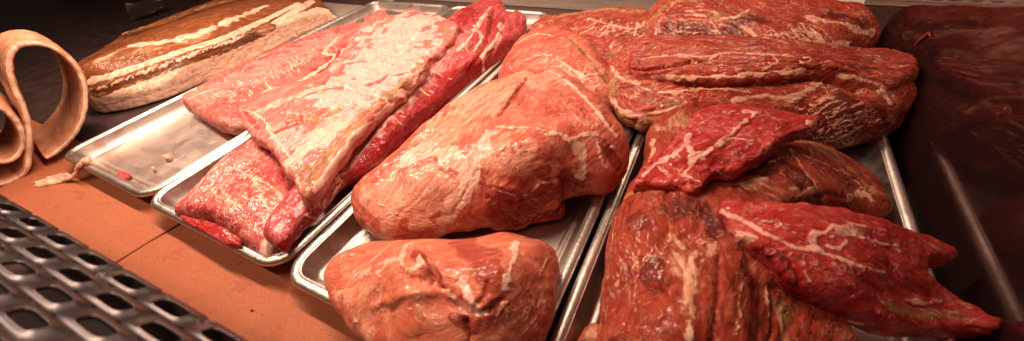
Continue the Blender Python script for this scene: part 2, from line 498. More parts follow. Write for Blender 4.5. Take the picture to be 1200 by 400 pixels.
bm = bmesh.new(); box_bm(bm, -2.6, -.28, .72, .74, 0, .75)
tag(bm_obj('case_lining', bm, M_DARKWALL, bevel=.002), 'dark plastic lining wall of the case behind the bacon slab', 'wall')

def paper_sheet(name, x0, x1, y0, y1, z, skew, lab, seed):
    nx, ny = 150, 50
    V = []; 
    for i in range(nx + 1):
        for j in range(ny + 1):
            u, v = i / nx, j / ny
            V.append((x0 + (x1 - x0) * u + skew * v, y0 + (y1 - y0) * v, 0))
    V = np.array(V)
    zz = fbm(V * np.array([1, .35, 1]), 18, 3, seed); fall = np.clip((.0 - V[:, 1]) / .03, 0, 1)
    V[:, 2] = z + .0010 + fall * (zz * .0050 + .004)
    ids = np.arange((nx + 1) * (ny + 1)).reshape(nx + 1, ny + 1)
    Q = np.stack([ids[:-1, :-1], ids[1:, :-1], ids[1:, 1:], ids[:-1, 1:]], -1).reshape(-1, 4)
    o = link(name, mesh_np(name, V, Q), M_PAPER)
    m = o.modifiers.new('thickness', 'SOLIDIFY'); m.thickness = .0005; m.offset = -1
    tag(o, lab, 'paper', 'butcher paper sheets lining the counter')
paper_sheet('butcher_paper', .030, .95, -.083, .05, -.001, .012, 'brown butcher paper sheet in front of the middle pans, running under the seam', 3)
paper_sheet('butcher_paper', -.56, .044, -.086, .045, .0012, .012, 'brown butcher paper sheet under the rolled skin, its edge lying over the next sheet', 9)

# ------------------------------------------------------------------ trays
def rr_loop(w, l, r, ins, z, n=9):
    r = max(r - ins, .004); x0, x1, y0, y1 = ins, w - ins, ins, l - ins
    out = []
    for cx, cy, a0 in ((x1 - r, y1 - r, 0), (x0 + r, y1 - r, 90), (x0 + r, y0 + r, 180), (x1 - r, y0 + r, 270)):
        for k in range(n):
            a = math.radians(a0 + 90 * k / (n - 1)); out.append((cx + r * math.cos(a), cy + r * math.sin(a), z))
    # extra points on the long sides keep the quads even
    return out

def loops_mesh(name, loops, close_first=False, closed_profile=False):
    m = len(loops[0]); V = [p for lp in loops for p in lp]; Q = []
    K = len(loops)
    for a in range(K if closed_profile else K - 1):
        b = (a + 1) % K
        for i in range(m): j = (i + 1) % m; Q.append((a * m + i, a * m + j, b * m + j, b * m + i))
    me = bpy.data.meshes.new(name)
    faces = [tuple(q) for q in Q]
    if close_first: faces.append(tuple(reversed(range(m))))
    me.from_pydata(V, [], faces)
    bm = bmesh.new(); bm.from_mesh(me); bmesh.ops.recalc_face_normals(bm, faces=bm.faces); bm.to_mesh(me); bm.free()
    return me

def sheet_pan(x, y, w, l, lab, dz=0.0, R=.030, H=.028):
    e = empty('sheet_pan', (x, y, dz)); tag(e, lab, 'tray', 'aluminium sheet pans side by side')
    b = .0048                                   # bead radius
    prof = [(.0305, .0052), (.0275, .0056), (.0250, .0072), (.0235, .0062), (.0205, .0066), (.0180, .0090), (.0150, .0150), (.0128, .0205), (.0115, .0242), (.0108, H - .0012)]
    inner = [rr_loop(w, l, R, i, z) for i, z in prof]
    under = [rr_loop(w, l, R, i, z) for i, z in [(.0100, H - .0030), (.0104, .0242), (.0140, .015), (.0168, .0085), (.0195, .0045), (.0305, .0035)]]
    me = loops_mesh('pan_body', inner + under)
    bm = bmesh.new(); bm.from_mesh(me)
    # floor (a shade domed) as a grid-free face pair
    n = len(inner[0])
    bm.verts.ensure_lookup_table()
    bm.faces.new([bm.verts[i] for i in range(n)]); bm.faces.new([bm.verts[(len(inner + under) - 1) * n + i] for i in range(n)])
    bmesh.ops.recalc_face_normals(bm, faces=bm.faces); bm.to_mesh(me); bm.free()
    link('pan_body', me, M_ALU, e)
    loops = []
    for k in range(14):
        a = 2 * math.pi * k / 14
        loops.append(rr_loop(w, l, R, .0060 + (b + .0008) * math.cos(a), H - b + b * math.sin(a), 12))
    link('rolled_rim', loops_mesh('rolled_rim', loops, closed_profile=True), M_RIM, e)
    return e
sheet_pan(-.2540, .004, .2555, .699, 'aluminium sheet pan with a bare front half, holding the pale pork loin', -.0010)
sheet_pan(.0030, .0, .2560, .703, 'aluminium sheet pan holding the rib rack and the long red loin strip')
sheet_pan(.2625, -.002, .2560, .703, 'aluminium sheet pan holding the two pale pink pork roasts')
sheet_pan(.5215, .0, .2570, .712, 'aluminium sheet pan beside the dark glass divider, under the red steaks')

bm = bmesh.new(); box_bm(bm, -.62, -.258, .27, .797, -.0012, .0012)
tag(bm_obj('steel_plate', bm, M_STEEL, bevel=.0008), 'flat steel plate under the far end of the bacon slab', 'plate')

# ------------------------------------------------------------------ back of the case, divider
bm = bmesh.new(); box_bm(bm, -.26, 1.5, .800, .812, -.001, .0402)
e = empty('back_panel', (0, 0, 0)); tag(e, 'brushed steel rear panel of the case with a bright lip and a slotted strip above', 'panel')
bm_obj('steel_face', bm, M_STEEL, e, bevel=.0015)
bm = bmesh.new(); box_bm(bm, -.26, 1.5, .7975, .830, .0405, .0440)
bm_obj('bright_lip', bm, M_LIP, e, smooth=True, bevel=.0018)

def slotted(name, W, Hh, nx, ny, px, py, sw, sh, mat, parent=None, stagger=True, thick=.0012, x_off=0, y_off=0, rim=.0008, cr=.35):
    """sheet in the x-y plane (local), real slots with raised pressed edges; built per cell"""
    V = []; Fc = []; K = 32
    def add(p): V.append(p); return len(V) - 1
    for j in range(ny):
        for i in range(-1, nx + 1):
            cx = x_off + (i + (.5 if (stagger and j % 2) else 0)) * px; cy = y_off + j * py
            out = []; inn = []
            for k in range(K):
                a = 2 * math.pi * (k + .5) / K; a = math.atan2(math.sin(a), math.cos(a)); c, s = math.cos(a), math.sin(a)
                m = max(abs(c), abs(s)); out.append((cx + c / m * px / 2, cy + s / m * py / 2))
                e_ = 2 / cr if cr < 1 else 2
                d = (abs(c) ** 4.5 + abs(s) ** 4.5) ** (-1 / 4.5)
                inn.append((c * d, s * d))
            o0 = [add((x, y, 0)) for x, y in out]
            r1 = [add((cx + x * (sw / 2 + .0009), cy + y * (sh / 2 + .0008), 0)) for x, y in inn]
            r2 = [add((cx + x * (sw / 2 + .0005), cy + y * (sh / 2 + .0004), rim)) for x, y in inn]
            r3 = [add((cx + x * sw / 2, cy + y * sh / 2, rim * .7)) for x, y in inn]
            r4 = [add((cx + x * sw / 2, cy + y * sh / 2, -thick * 2.2)) for x, y in inn]
            for A, B in ((o0, r1), (r1, r2), (r2, r3), (r3, r4)):
                for k in range(K): l = (k + 1) % K; Fc.append((A[k], A[l], B[l], B[k]))
    me = bpy.data.meshes.new(name); me.from_pydata(V, [], Fc)
    bm = bmesh.new(); bm.from_mesh(me); bmesh.ops.remove_doubles(bm, verts=bm.verts, dist=.00005)
    bmesh.ops.recalc_face_normals(bm, faces=bm.faces); bm.to_mesh(me); bm.free()
    o = link(name, me, mat, parent)
    return o
o = slotted('slotted_strip', 0, 0, 74, 3, .024, .011, .015, .0055, M_LIP, e, x_off=-.24, y_off=0)
o.location = (0, .822, .0475); o.rotation_euler = (math.radians(28), 0, 0)
bm = bmesh.new(); box_bm(bm, -.26, 1.5, .86, .87, .0, .3); bm_obj('duct_back', bm, M_DARKWALL, e)

bm = bmesh.new(); box_bm(bm, .7945, .8005, -.16, .796, -.0005, .42)
tag(bm_obj('glass_divider', bm, M_GLASS, bevel=.0012), 'tall dark smoked glass divider mirroring the meat on the right', 'divider')

# ------------------------------------------------------------------ front grille
g = empty('vent_grille', (0, 0, 0)); tag(g, 'slotted steel air vent grille across the front corner of the counter', 'grille')
GS = .55; TILT = math.radians(43); TH = .0301
o = slotted('slotted_plate', 0, 0, 13, 9, .0655 * GS, .0220 * GS, .0370 * GS, .0122 * GS, M_GRILLE, g, x_off=(-.0444 - .0655 * 7) * GS, y_off=.0102 * GS, rim=.0005, thick=.0006)
ex = Vector((math.cos(TH), math.sin(TH), 0)); bk = Vector((math.sin(TH), -math.cos(TH), 0)); ev = bk * math.cos(TILT) + Vector((0, 0, math.sin(TILT))); nn = (-ex).cross(ev)
mw = Matrix.Identity(4)
for r in range(3): mw[r][0] = -ex[r]; mw[r][1] = ev[r]; mw[r][2] = nn[r]; mw[r][3] = (CAM[r] + GS * ((0, -.0657, .0497)[r] - CAM[r]))
o.matrix_world = mw
e0 = CAM + GS * (np.array([0, -.0657, .0497]) - CAM)
bm = bmesh.new()
xa, xb = e0[0] - .32, e0[0] + .17
prof = [(-.0012, -.0006), (-.0020, -.0100), (-.012, -.040), (-.022, -e0[2]), (-.028, -e0[2]), (-.018, -.042), (-.008, -.012)]
ring = []
for X in (xa, xb):
    yy = e0[1] + (X - e0[0]) * math.tan(TH)
    ring.append([bm.verts.new((X, yy + a, e0[2] + b)) for a, b in prof])
for k in range(len(prof)):
    l = (k + 1) % len(prof); bm.faces.new((ring[0][k], ring[0][l], ring[1][l], ring[1][k]))
bm.faces.new(ring[0]); bm.faces.new(ring[1][::-1])
bm_obj('kick_plate', bm, M_DARKWALL, g)  # support behind the slots, coloured dark to stand in for shade

# ------------------------------------------------------------------ meat materials
M_PORK = meat_material('pork_shoulder', (.51, .088, .055), (.67, .26, .160), (.23, .022, .015), marb=.4, fibres=.42, mottle=.5)
M_PALEPORK = meat_material('pale_pork', (.55, .122, .066), (.70, .30, .17), (.28, .034, .022), marb=.3, fibres=.4, mottle=.5, bump=.35)
M_LOIN = meat_material('pork_loin', (.53, .098, .080), (.62, .19, .155), (.38, .026, .028), marb=.25, fibres=.6, mottle=.6)
M_RED = meat_material('red_loin', (.38, .038, .038), (.48, .15, .15), (.30, .011, .013), marb=.25, fibres=.5, mottle=.35, bump=.4, coat=.28)
M_BELLY = meat_material('belly_meat', (.40, .055, .05), (.58, .20, .16), (.28, .022, .024), marb=.9, fibres=.6, mottle=.7)
M_RIB = meat_material('rib_meat', (.50, .115, .085), (.74, .38, .33), (.34, .042, .035), fat=(.80, .49, .39), marb=.2, fibres=.2, mottle=.35, coat=.32, rough=.42, ragged=.6, bump=.35)
M_ROAST = meat_material('deep_red_roast', (.34, .034, .020), (.48, .105, .060), (.11, .010, .008), fat=(.78, .44, .30), marb=.9, fibres=.65, mottle=.5)
M_BROWN = meat_material('dry_surfaced_roast', (.28, .033, .017), (.40, .085, .046), (.095, .011, .008), fat=(.74, .43, .28), tan=(.44, .17, .07), marb=.4, fibres=.6, mottle=.5, coat=.22)
M_STEAK = meat_material('steak', (.40, .024, .022), (.54, .08, .06), (.21, .008, .009), fat=(.80, .43, .33), marb=.5, fibres=.6, mottle=.45)
M_BACON = meat_material('cured_belly', (.17, .046, .014), (.36, .13, .05), (.07, .016, .006), fat=(.86, .57, .42), tan=(.24, .080, .022), marb=.15, fibres=.3, mottle=.4, ragged=.3, bump=.25, coat=.15)

def meat(name, lab, cat, *a, group=None, **k):
    return tag(cut_of_meat(name, *a, **k), lab, cat, group)

# --- bacon slab on the counter beside the left pan
st = [('fat', 24, [(120, 125), (190, 103), (260, 76), (330, 47), (388, 17)], 1, .15), ('fat', 16, [(275, 60), (330, 36), (384, 9)], 1, .25), ('fat', 9, [(320, 30), (345, 14), (365, 2)], 1, .3),
      ('fat', 7, [(100, 97), (140, 86), (180, 72), (220, 58), (260, 46), (310, 24), (350, 4)], 1, .3), ('tan', 15, [(112, 108), (150, 95), (190, 80), (230, 66), (260, 57), (300, 40), (318, 31)], 1, .3),
      ('fat', 12, [(112, 108), (150, 95), (190, 80), (230, 66), (260, 57), (300, 40), (318, 31)], -1, .3), ('dark', 9, [(114, 109), (150, 96), (190, 81), (230, 67), (260, 58), (300, 41)], .75, .8), ('cut', 5, [(112, 108), (150, 95), (190, 80), (230, 66), (270, 53)], 1.2, .2),
      ('tan', 12, [(94, 80), (130, 71), (156, 66)], 1), ('fat', 10, [(116, 72), (132, 63), (150, 56)], .45), ('fat', 11, [(152, 54), (190, 50), (230, 40), (275, 22), (310, 8)], .6, .8), ('pale', 9, [(160, 60), (200, 54), (240, 42)], .7),
      ('dark', 14, [(148, 43), (190, 30), (240, 12), (290, -2)], .85), ('tan', 8, [(148, 41), (190, 27), (240, 9), (290, -4)], .8), ('cut', 4, [(147, 47), (190, 38), (240, 20), (290, 4)], 3, .3), ('ridge', 10, [(147, 41), (190, 27), (240, 8), (290, -6)], 5, .3),
      ('dark', 3, [(180, 112), (240, 92), (300, 66)], .3, .8), ('tan', 3, [(316, 38), (350, 20)], .5), ('tan', 6, [(110, 112), (116, 122), (121, 130)], .5), ('cut', 3, [(122, 126), (220, 96), (320, 52), (380, 22)], .5, .2)]
st += hatch('fat', 1.5, (114, 106), (280, 46), (122, 100), (288, 40), 50, .7, 1, seed=4)
meat('bacon_slab', 'long slab of smoked bacon with cream fat bands and a brown lean streak', 'bacon',
     [(118, 132, .004), (200, 112, .004), (300, 66, .004), (386, 24, .004), (390, 14, .03), (362, -8, .045), (300, -14, .055), (240, 4, .058), (190, 22, .058), (146, 40, .055), (120, 62, .04), (92, 82, .03), (104, 108, .02)],
     [(122, 127, .016), (200, 107, .016), (300, 61, .016), (384, 19, .018), (106, 96, .060), (200, 66, .062), (280, 36, .060), (350, 6, .054), (150, 46, .058), (240, 14, .064), (290, -4, .062), (112, 76, .045)], .0005, M_BACON,
     r_top=.004, r_bot=.004, h=.0015, strokes=st, fibre=((120, 132, 0), (386, 22, 0)), seed=1, lumps=((30, .0012), (120, .0004)), creases=((95, .0004, .12),))

# --- pale loin in the left pan
st = [('pale', 70, [(240, 112), (320, 76), (380, 50)], .8), ('dark', 26, [(436, 34), (415, 52), (385, 78), (360, 98)], 1), ('fat', 7, [(395, 44), (380, 62), (392, 66), (370, 85), (345, 98), (310, 108)], .9),
      ('fat', 5, [(219, 117), (240, 108), (256, 104)], .6), ('pale', 18, [(262, 150), (285, 140)], 1), ('fat', 10, [(268, 152), (285, 146)], .6),
      ('cut', 5, [(262, 110), (310, 100), (350, 86)], .9), ('fat', 2, [(232, 128), (250, 112), (262, 106)], .7)]
st += hatch('fat', 1.4, (235, 110), (385, 48), (275, 138), (395, 62), 46, .55, 2, keep=.5, seed=6)
meat('pork_loin', 'pale pink pork loin piece in the left pan, partly under the rib rack', 'pork loin',
     [(214, 118, .030), (240, 100, .034), (270, 85, .034), (310, 67, .036), (350, 48, .038), (385, 36, .038), (415, 29, .038), (433, 31, .036), (438, 42, .034), (425, 75, .03), (390, 110, .028), (350, 140, .02), (300, 160, .012), (268, 161, .008), (250, 150, .012), (232, 136, .020)],
     [(240, 112, .040), (320, 80, .047), (400, 45, .045), (300, 125, .040), (360, 100, .042)], .0065, M_LOIN, r_top=.012, r_bot=.014, strokes=st,
     fibre=((262, 112, .04), (300, 130, .04)), seed=2, h=.0014)

# --- belly piece at the front of the second pan
st = [('pale', 50, [(290, 178), (255, 205)], .55), ('fat', 5, [(262, 192), (290, 205), (320, 220)], .6), ('fat', 16, [(322, 270), (318, 290), (310, 300)], .9),
      ('dark', 14, [(222, 245), (250, 250), (280, 265)], .7), ('dark', 12, [(330, 205), (345, 225), (348, 245)], .8), ('dark', 10, [(300, 168), (315, 178)], .9),
      ('fat', 3, [(300, 215), (312, 240), (330, 262)], .8), ('fat', 3, [(215, 245), (235, 215), (262, 188)], .7), ('cut', 4, [(255, 225), (280, 240), (300, 262)], 1.2)]
st += hatch('fat', 2, (230, 235), (290, 185), (300, 280), (345, 235), 30, .6, 5, keep=.45, seed=8)
st += hatch('fat', 1.6, (225, 230), (300, 290), (290, 185), (345, 240), 30, .6, 5, keep=.4, seed=9)
meat('belly_cut', 'mottled red and white belly cut at the front end of the rib pan', 'pork belly',
     [(209, 251, .026), (224, 230, .030), (245, 205, .032), (265, 185, .032), (285, 170, .032), (300, 162, .03), (322, 174, .03), (344, 202, .03), (354, 228, .028), (350, 250, .026), (338, 270, .024), (327, 290, .024), (313, 307, .026), (296, 293, .022), (278, 280, .020), (255, 266, .020), (228, 260, .022)],
     [(235, 232, .040), (275, 190, .040), (290, 235, .046), (330, 215, .036), (318, 275, .036)], .010, M_BELLY, r_top=.013, r_bot=.008, strokes=st,
     fibre=((240, 250, .03), (300, 180, .03)), seed=3)
meat('meat_strip', 'thin glossy red strip of meat leaning on the front rim below the belly cut', 'meat strip',
     [(211, 256, .030), (220, 254, .032), (245, 257, .033), (262, 264, .033), (277, 277, .032), (284, 289, .030), (272, 289, .029), (250, 281, .029), (230, 272, .029)],
     [(225, 258, .034), (250, 267, .035), (272, 280, .034)], .0275, M_RED, r_top=.004, r_bot=.003, h=.001, strokes=[('fat', 2, [(262, 270), (274, 280)], .8), ('dark', 14, [(215, 258), (250, 270), (280, 285)], .8)], seed=4)

# --- long loin strip on the right edge of the second pan
st = [('pale', 30, [(338, 270), (400, 205), (455, 140), (510, 80), (545, 40)], .6), ('fat', 6, [(412, 192), (450, 148), (500, 92), (530, 54)], .5),
      ('pale', 22, [(335, 280), (365, 245), (395, 212)], -.5), ('dark', 16, [(330, 290), (345, 276), (372, 246)], .7), ('dark', 28, [(340, 293), (350, 284), (398, 230), (452, 182), (502, 134), (545, 94)], 1), ('dark', 28, [(440, 186), (480, 148), (525, 106), (562, 74)], 1),
      ('fat', 5, [(575, 8), (560, 30), (548, 48), (535, 60)], .9), ('fat', 7, [(588, 28), (582, 48), (568, 62), (566, 82)], .7), ('fat', 6, [(556, 30), (564, 44), (556, 60)], .6),
      ('dark', 22, [(552, 12), (535, 30), (522, 42)], .8), ('cut', 4, [(580, 10), (575, 35), (566, 60), (548, 85)], 3), ('cut', 3, [(556, 22), (562, 45), (545, 62)], 2),
      ('cut', 5, [(592, 22), (586, 45), (574, 70)], 4), ('ridge', 6, [(570, 20), (570, 40), (560, 58)], 2.5), ('dark', 9, [(577, 22), (572, 38)], .9),
      ('cut', 3, [(420, 190), (470, 138), (520, 88)], .8), ('fat', 3, [(402, 212), (392, 226), (376, 240)], .7)]
st += hatch('fat', 1.6, (338, 268), (525, 50), (352, 280), (560, 62), 50, .6, 2, keep=.4, seed=12)
st += hatch('fat', 1.5, (330, 285), (400, 205), (342, 272), (415, 190), 14, .7, 3, keep=.5, seed=13)
meat('loin_strip', 'long red loin strip along the right rim of the rib pan', 'pork loin',
     [(321, 289, .030), (331, 268, .026), (358, 236, .024), (394, 194, .030), (430, 150, .042), (460, 112, .048), (490, 76, .050), (520, 42, .055), (540, 18, .058), (556, 3, .060), (572, -6, .060), (586, -4, .060), (596, 14, .05), (606, 17, .04), (617, 26, .035), (612, 46, .028), (598, 64, .022), (580, 82, .018), (545, 110, .016), (510, 138, .016), (480, 168, .016), (450, 198, .016), (420, 218, .018), (405, 224, .024), (385, 243, .030), (362, 266, .034), (347, 285, .036), (334, 297, .036)],
     [(333, 282, .052), (370, 240, .052), (395, 212, .052), (450, 150, .052), (510, 85, .060), (560, 20, .070), (575, 40, .062), (600, 35, .045), (420, 205, .040), (520, 105, .045)],
     [(330, 285, .031), (380, 240, .026), (430, 190, .008), (480, 130, .007), (560, 40, .007)], M_RED, r_top=.010, r_bot=.010, strokes=st, fibre=((340, 275, .04), (540, 30, .05)), seed=5,
     lumps=((40, .0025), (110, .0012), (330, .0004)))

# --- rib rack
st = [('pale', 100, [(480, 30), (455, 75), (430, 100)], 1), ('pale', 40, [(400, 140), (350, 165), (330, 150)], .5)]
ribs = [((430, 22), (500, 26), (540, 34)), ((424, 33), (490, 40), (535, 52)), ((414, 46), (480, 56), (525, 70)), ((404, 60), (470, 72), (512, 86)), ((392, 76), (450, 90), (500, 104)), ((380, 90), (432, 106), (480, 118))]
for i, r in enumerate(ribs):
    st += [('ridge', 9, r, 4.6, .3), ('fat', 4, r, .3, 1)]
    c = [(x - 5, y + 6.5) for x, y in r]
    st += [('cut', 4, c, 3.2, .3), ('dark', 2.5, [(x + 14, y + 1) for x, y in c[:2]] + [c[2]], .42, 1)]
st += [('fat', 16, [(298, 132), (350, 112), (390, 100)], .5), ('tan', 9, [(300, 165), (345, 140), (372, 138), (400, 128)], .9), ('cut', 5, [(302, 160), (340, 143), (375, 139), (410, 122)], 2.4),
       ('dark', 6, [(318, 158), (345, 146), (365, 142)], .8), ('fat', 34, [(345, 185), (372, 165), (395, 150)], .8), ('tan', 12, [(362, 222), (374, 195), (398, 165), (430, 132), (470, 100), (497, 76)], .8),
       ('cut', 5, [(358, 200), (380, 182), (400, 158), (440, 118)], 1.6), ('fat', 8, [(368, 224), (388, 198), (410, 168), (450, 130), (490, 92)], .9), ('dark', 10, [(430, 100), (460, 90), (480, 84)], .6),
       ('tan', 8, [(350, 205), (358, 196), (366, 202), (358, 212), (350, 206)], .8), ('cut', 2.5, [(349, 204), (357, 196), (366, 202), (358, 211), (350, 206)], 1.5),
       ('dark', 5, [(286, 130), (295, 142), (303, 152)], .8), ('fat', 4, [(288, 128), (310, 142), (320, 162), (340, 185), (352, 222)], .8), ('cut', 3, [(390, 112), (420, 108), (450, 100)], 1.2),
       ('dark', 5, [(310, 125), (340, 118), (372, 108)], .5), ('cut', 3, [(312, 126), (345, 120), (380, 106)], 1.5), ('ridge', 6, [(330, 132), (370, 120), (410, 112)], 1.6)]
st += hatch('dark', 2, (300, 135), (420, 110), (320, 160), (450, 125), 16, .55, 5, keep=.5, seed=21)
st += hatch('cut', 2, (300, 135), (420, 105), (330, 165), (460, 120), 14, 1.2, 6, keep=.5, seed=22)
meat('rib_rack', 'rack of pork ribs lying membrane side up between pale loin and long red strip', 'ribs',
     [(283, 131, 0.044), (300, 117, 0.048), (330, 105, 0.052), (370, 93, 0.056), (396, 73, 0.058), (416, 44, 0.060), (438, 20, 0.062), (450, 16, 0.062), (466, 22, 0.064), (480, 13, 0.066), (500, 18, 0.068), (535, 30, 0.070), (528, 55, 0.070), (503, 72, 0.072), (497, 86, 0.070), (480, 102, 0.068), (460, 121, 0.066), (440, 142, 0.064), (420, 166, 0.062), (402, 190, 0.061), (386, 208, 0.060), (372, 226, 0.060), (362, 235, 0.060), (353, 228, 0.060), (343, 210, 0.058), (329, 193, 0.054), (316, 176, 0.050), (299, 167, 0.044), (290, 150, 0.042)],
     [(300, 130, 0.054), (400, 80, 0.068), (450, 25, 0.072), (500, 30, 0.076), (480, 85, 0.076), (420, 150, 0.074), (365, 220, 0.068), (340, 180, 0.064), (360, 130, 0.068)], 0, M_RIB,
     thick=.020, r_top=.005, r_bot=.006, h=.0012, strokes=st, fibre=((420, 100, .05), (500, 40, .05)), seed=6, warp=.003, lumps=((40, .0025), (120, .0009), (300, .0003)), creases=((95, .0005, .12), (210, .0003, .15)))

# --- roasts at the back of the third pan
st = [('fat', 4, [(604, 52), (630, 40), (660, 46)], .8), ('fat', 4, [(612, 72), (640, 64), (660, 74), (690, 96)], .8), ('tan', 7, [(668, 46), (690, 68), (712, 96), (722, 110)], .9), ('cut', 5, [(666, 42), (690, 66), (714, 98)], 2.2),
      ('pale', 30, [(620, 88), (650, 80), (690, 100)], .5), ('fat', 3, [(690, 76), (682, 90), (700, 86)], .8)]
st += hatch('fat', 1.6, (612, 70), (690, 110), (640, 45), (700, 80), 26, .6, 4, keep=.4, seed=31)
meat('pork_roast', 'red pork roast behind the large pale roast in the third pan', 'roast',
     [(584, 92, .03), (594, 64, .045), (608, 46, .052), (632, 34, .056), (660, 34, .058), (690, 50, .055), (712, 80, .050), (728, 112, .045), (728, 130, .03), (690, 145, .02), (640, 130, .015), (600, 108, .015)],
     [(610, 75, .058), (650, 55, .070), (690, 85, .068), (710, 110, .056)], .0065, M_PORK, r_top=.025, r_bot=.012, strokes=st, fibre=((600, 90, .05), (680, 40, .05)), seed=7)
st = [('tan', 9, [(650, 20), (700, 12), (755, 14)], .9), ('fat', 4, [(690, 22), (720, 30), (745, 34), (758, 24)], .8), ('tan', 16, [(720, 60), (725, 76), (730, 88)], .6), ('fat', 3, [(742, 34), (752, 48), (748, 60)], .8)]
st += hatch('fat', 2, (664, 40), (745, 52), (690, 20), (755, 24), 14, .7, 3, bend=3, keep=.6, seed=33)
st += hatch('fat', 1.6, (700, 60), (735, 76), (720, 30), (760, 50), 12, .6, 3, keep=.5, seed=34)
meat('pork_roast', 'tan rimmed pork roast against the back end of the third pan', 'roast',
     [(612, 40, .05), (630, 22, .054), (652, 18, .056), (690, 16, .058), (706, 12, .060), (740, 11, .060), (760, 14, .058), (772, 34, .050), (768, 62, .04), (742, 90, .03), (722, 100, .03), (690, 84, .03), (650, 60, .03), (620, 50, .03)],
     [(650, 28, .064), (700, 30, .070), (745, 30, .068), (735, 60, .056)], .0065, M_ROAST, r_top=.022, r_bot=.012, strokes=st, fibre=((660, 45, .05), (740, 25, .05)), seed=8)

# --- large pale roast
st = [('pale', 70, [(450, 240), (470, 225), (500, 235)], 1), ('pale', 40, [(500, 200), (530, 225)], .7), ('pale', 60, [(580, 180), (615, 190), (640, 205)], .7),
      ('fat', 24, [(478, 188), (500, 176), (530, 182), (545, 200)], .8), ('fat', 22, [(560, 195), (545, 220), (530, 245), (520, 262)], .85), ('fat', 9, [(482, 268), (500, 262), (520, 272)], .9), ('fat', 24, [(572, 165), (560, 185), (550, 205)], .75),
      ('fat', 5, [(575, 150), (610, 150), (650, 156), (668, 168)], .7), ('fat', 14, [(672, 170), (684, 190), (680, 205)], .8), ('fat', 6, [(668, 165), (690, 158), (705, 160), (720, 175)], .7),
      ('dark', 18, [(710, 172), (718, 184), (728, 192)], .9), ('fat', 5, [(640, 80), (668, 98), (690, 120), (706, 140), (722, 160)], .8), ('fat', 4, [(700, 165), (706, 190), (722, 205)], .7),
      ('dark', 8, [(590, 128), (605, 108), (616, 92)], .8), ('cut', 4, [(586, 136), (604, 110), (617, 92)], 3), ('dark', 50, [(600, 240), (640, 225), (670, 215)], .7), ('dark', 22, [(575, 255), (600, 250), (640, 250)], .9),  # the two wide dark strokes paint shade onto the lower front
      ('cut', 4, [(640, 212), (656, 208), (668, 215), (690, 222)], 3), ('cut', 3, [(560, 200), (545, 225), (530, 250)], 2), ('cut', 3, [(500, 190), (530, 210), (540, 236)], 1.6),
      ('ridge', 12, [(585, 218), (612, 224), (640, 215)], 3), ('fat', 5, [(578, 222), (610, 228), (638, 214)], .8), ('cut', 4, [(570, 232), (600, 238), (640, 226)], 3),
      ('pale', 70, [(520, 150), (580, 105), (630, 90)], .6), ('fat', 4, [(615, 130), (630, 150), (650, 160)], .6), ('fat', 3, [(600, 165), (585, 180), (598, 195)], .5),
      ('dark', 4, [(588, 180), (596, 172), (604, 178)], .5), ('dark', 10, [(488, 185), (510, 190), (520, 198)], .35)]
st += hatch('fat', 1.6, (600, 85), (670, 110), (640, 140), (690, 150), 16, .5, 3, keep=.5, seed=41)
st += hatch('fat', 1.3, (445, 215), (440, 255), (485, 250), (475, 275), 10, .55, 3, keep=.5, seed=42)
st += hatch('dark', 1.5, (580, 165), (650, 170), (590, 210), (650, 212), 14, .4, 4, keep=.4, seed=43)
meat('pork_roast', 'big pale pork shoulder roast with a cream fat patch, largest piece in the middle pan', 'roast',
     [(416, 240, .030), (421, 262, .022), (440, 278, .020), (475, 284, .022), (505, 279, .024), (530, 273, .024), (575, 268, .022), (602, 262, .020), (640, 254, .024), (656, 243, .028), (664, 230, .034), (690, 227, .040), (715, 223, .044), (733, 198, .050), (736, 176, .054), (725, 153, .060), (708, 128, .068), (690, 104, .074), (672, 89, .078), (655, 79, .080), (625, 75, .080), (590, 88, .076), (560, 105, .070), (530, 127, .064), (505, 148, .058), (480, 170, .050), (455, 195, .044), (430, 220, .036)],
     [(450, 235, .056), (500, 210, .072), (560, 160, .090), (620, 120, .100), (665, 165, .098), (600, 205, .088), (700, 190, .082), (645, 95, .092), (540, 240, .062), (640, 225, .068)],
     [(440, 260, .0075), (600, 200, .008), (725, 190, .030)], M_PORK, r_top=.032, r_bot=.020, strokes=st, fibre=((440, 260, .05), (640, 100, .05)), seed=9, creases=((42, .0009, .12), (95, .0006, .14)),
     lumps=((28, .004), (60, .0018), (150, .0006), (400, .0002)))

# --- shank end tucked below the large roast
meat('meat_trimming', 'dark trimmed flap of pork sticking out under the large pale roast', 'trimming',
     [(575, 262, .02), (600, 245, .03), (640, 232, .034), (662, 236, .03), (660, 250, .022), (652, 256, .016), (625, 264, .012), (600, 270, .012)],
     [(610, 252, .034), (645, 244, .034)], .0075, M_STEAK, r_top=.012, r_bot=.010, strokes=[('fat', 2.5, [(605, 262), (630, 254), (655, 246)], .6), ('dark', 40, [(600, 256), (650, 245)], .6)], seed=19)

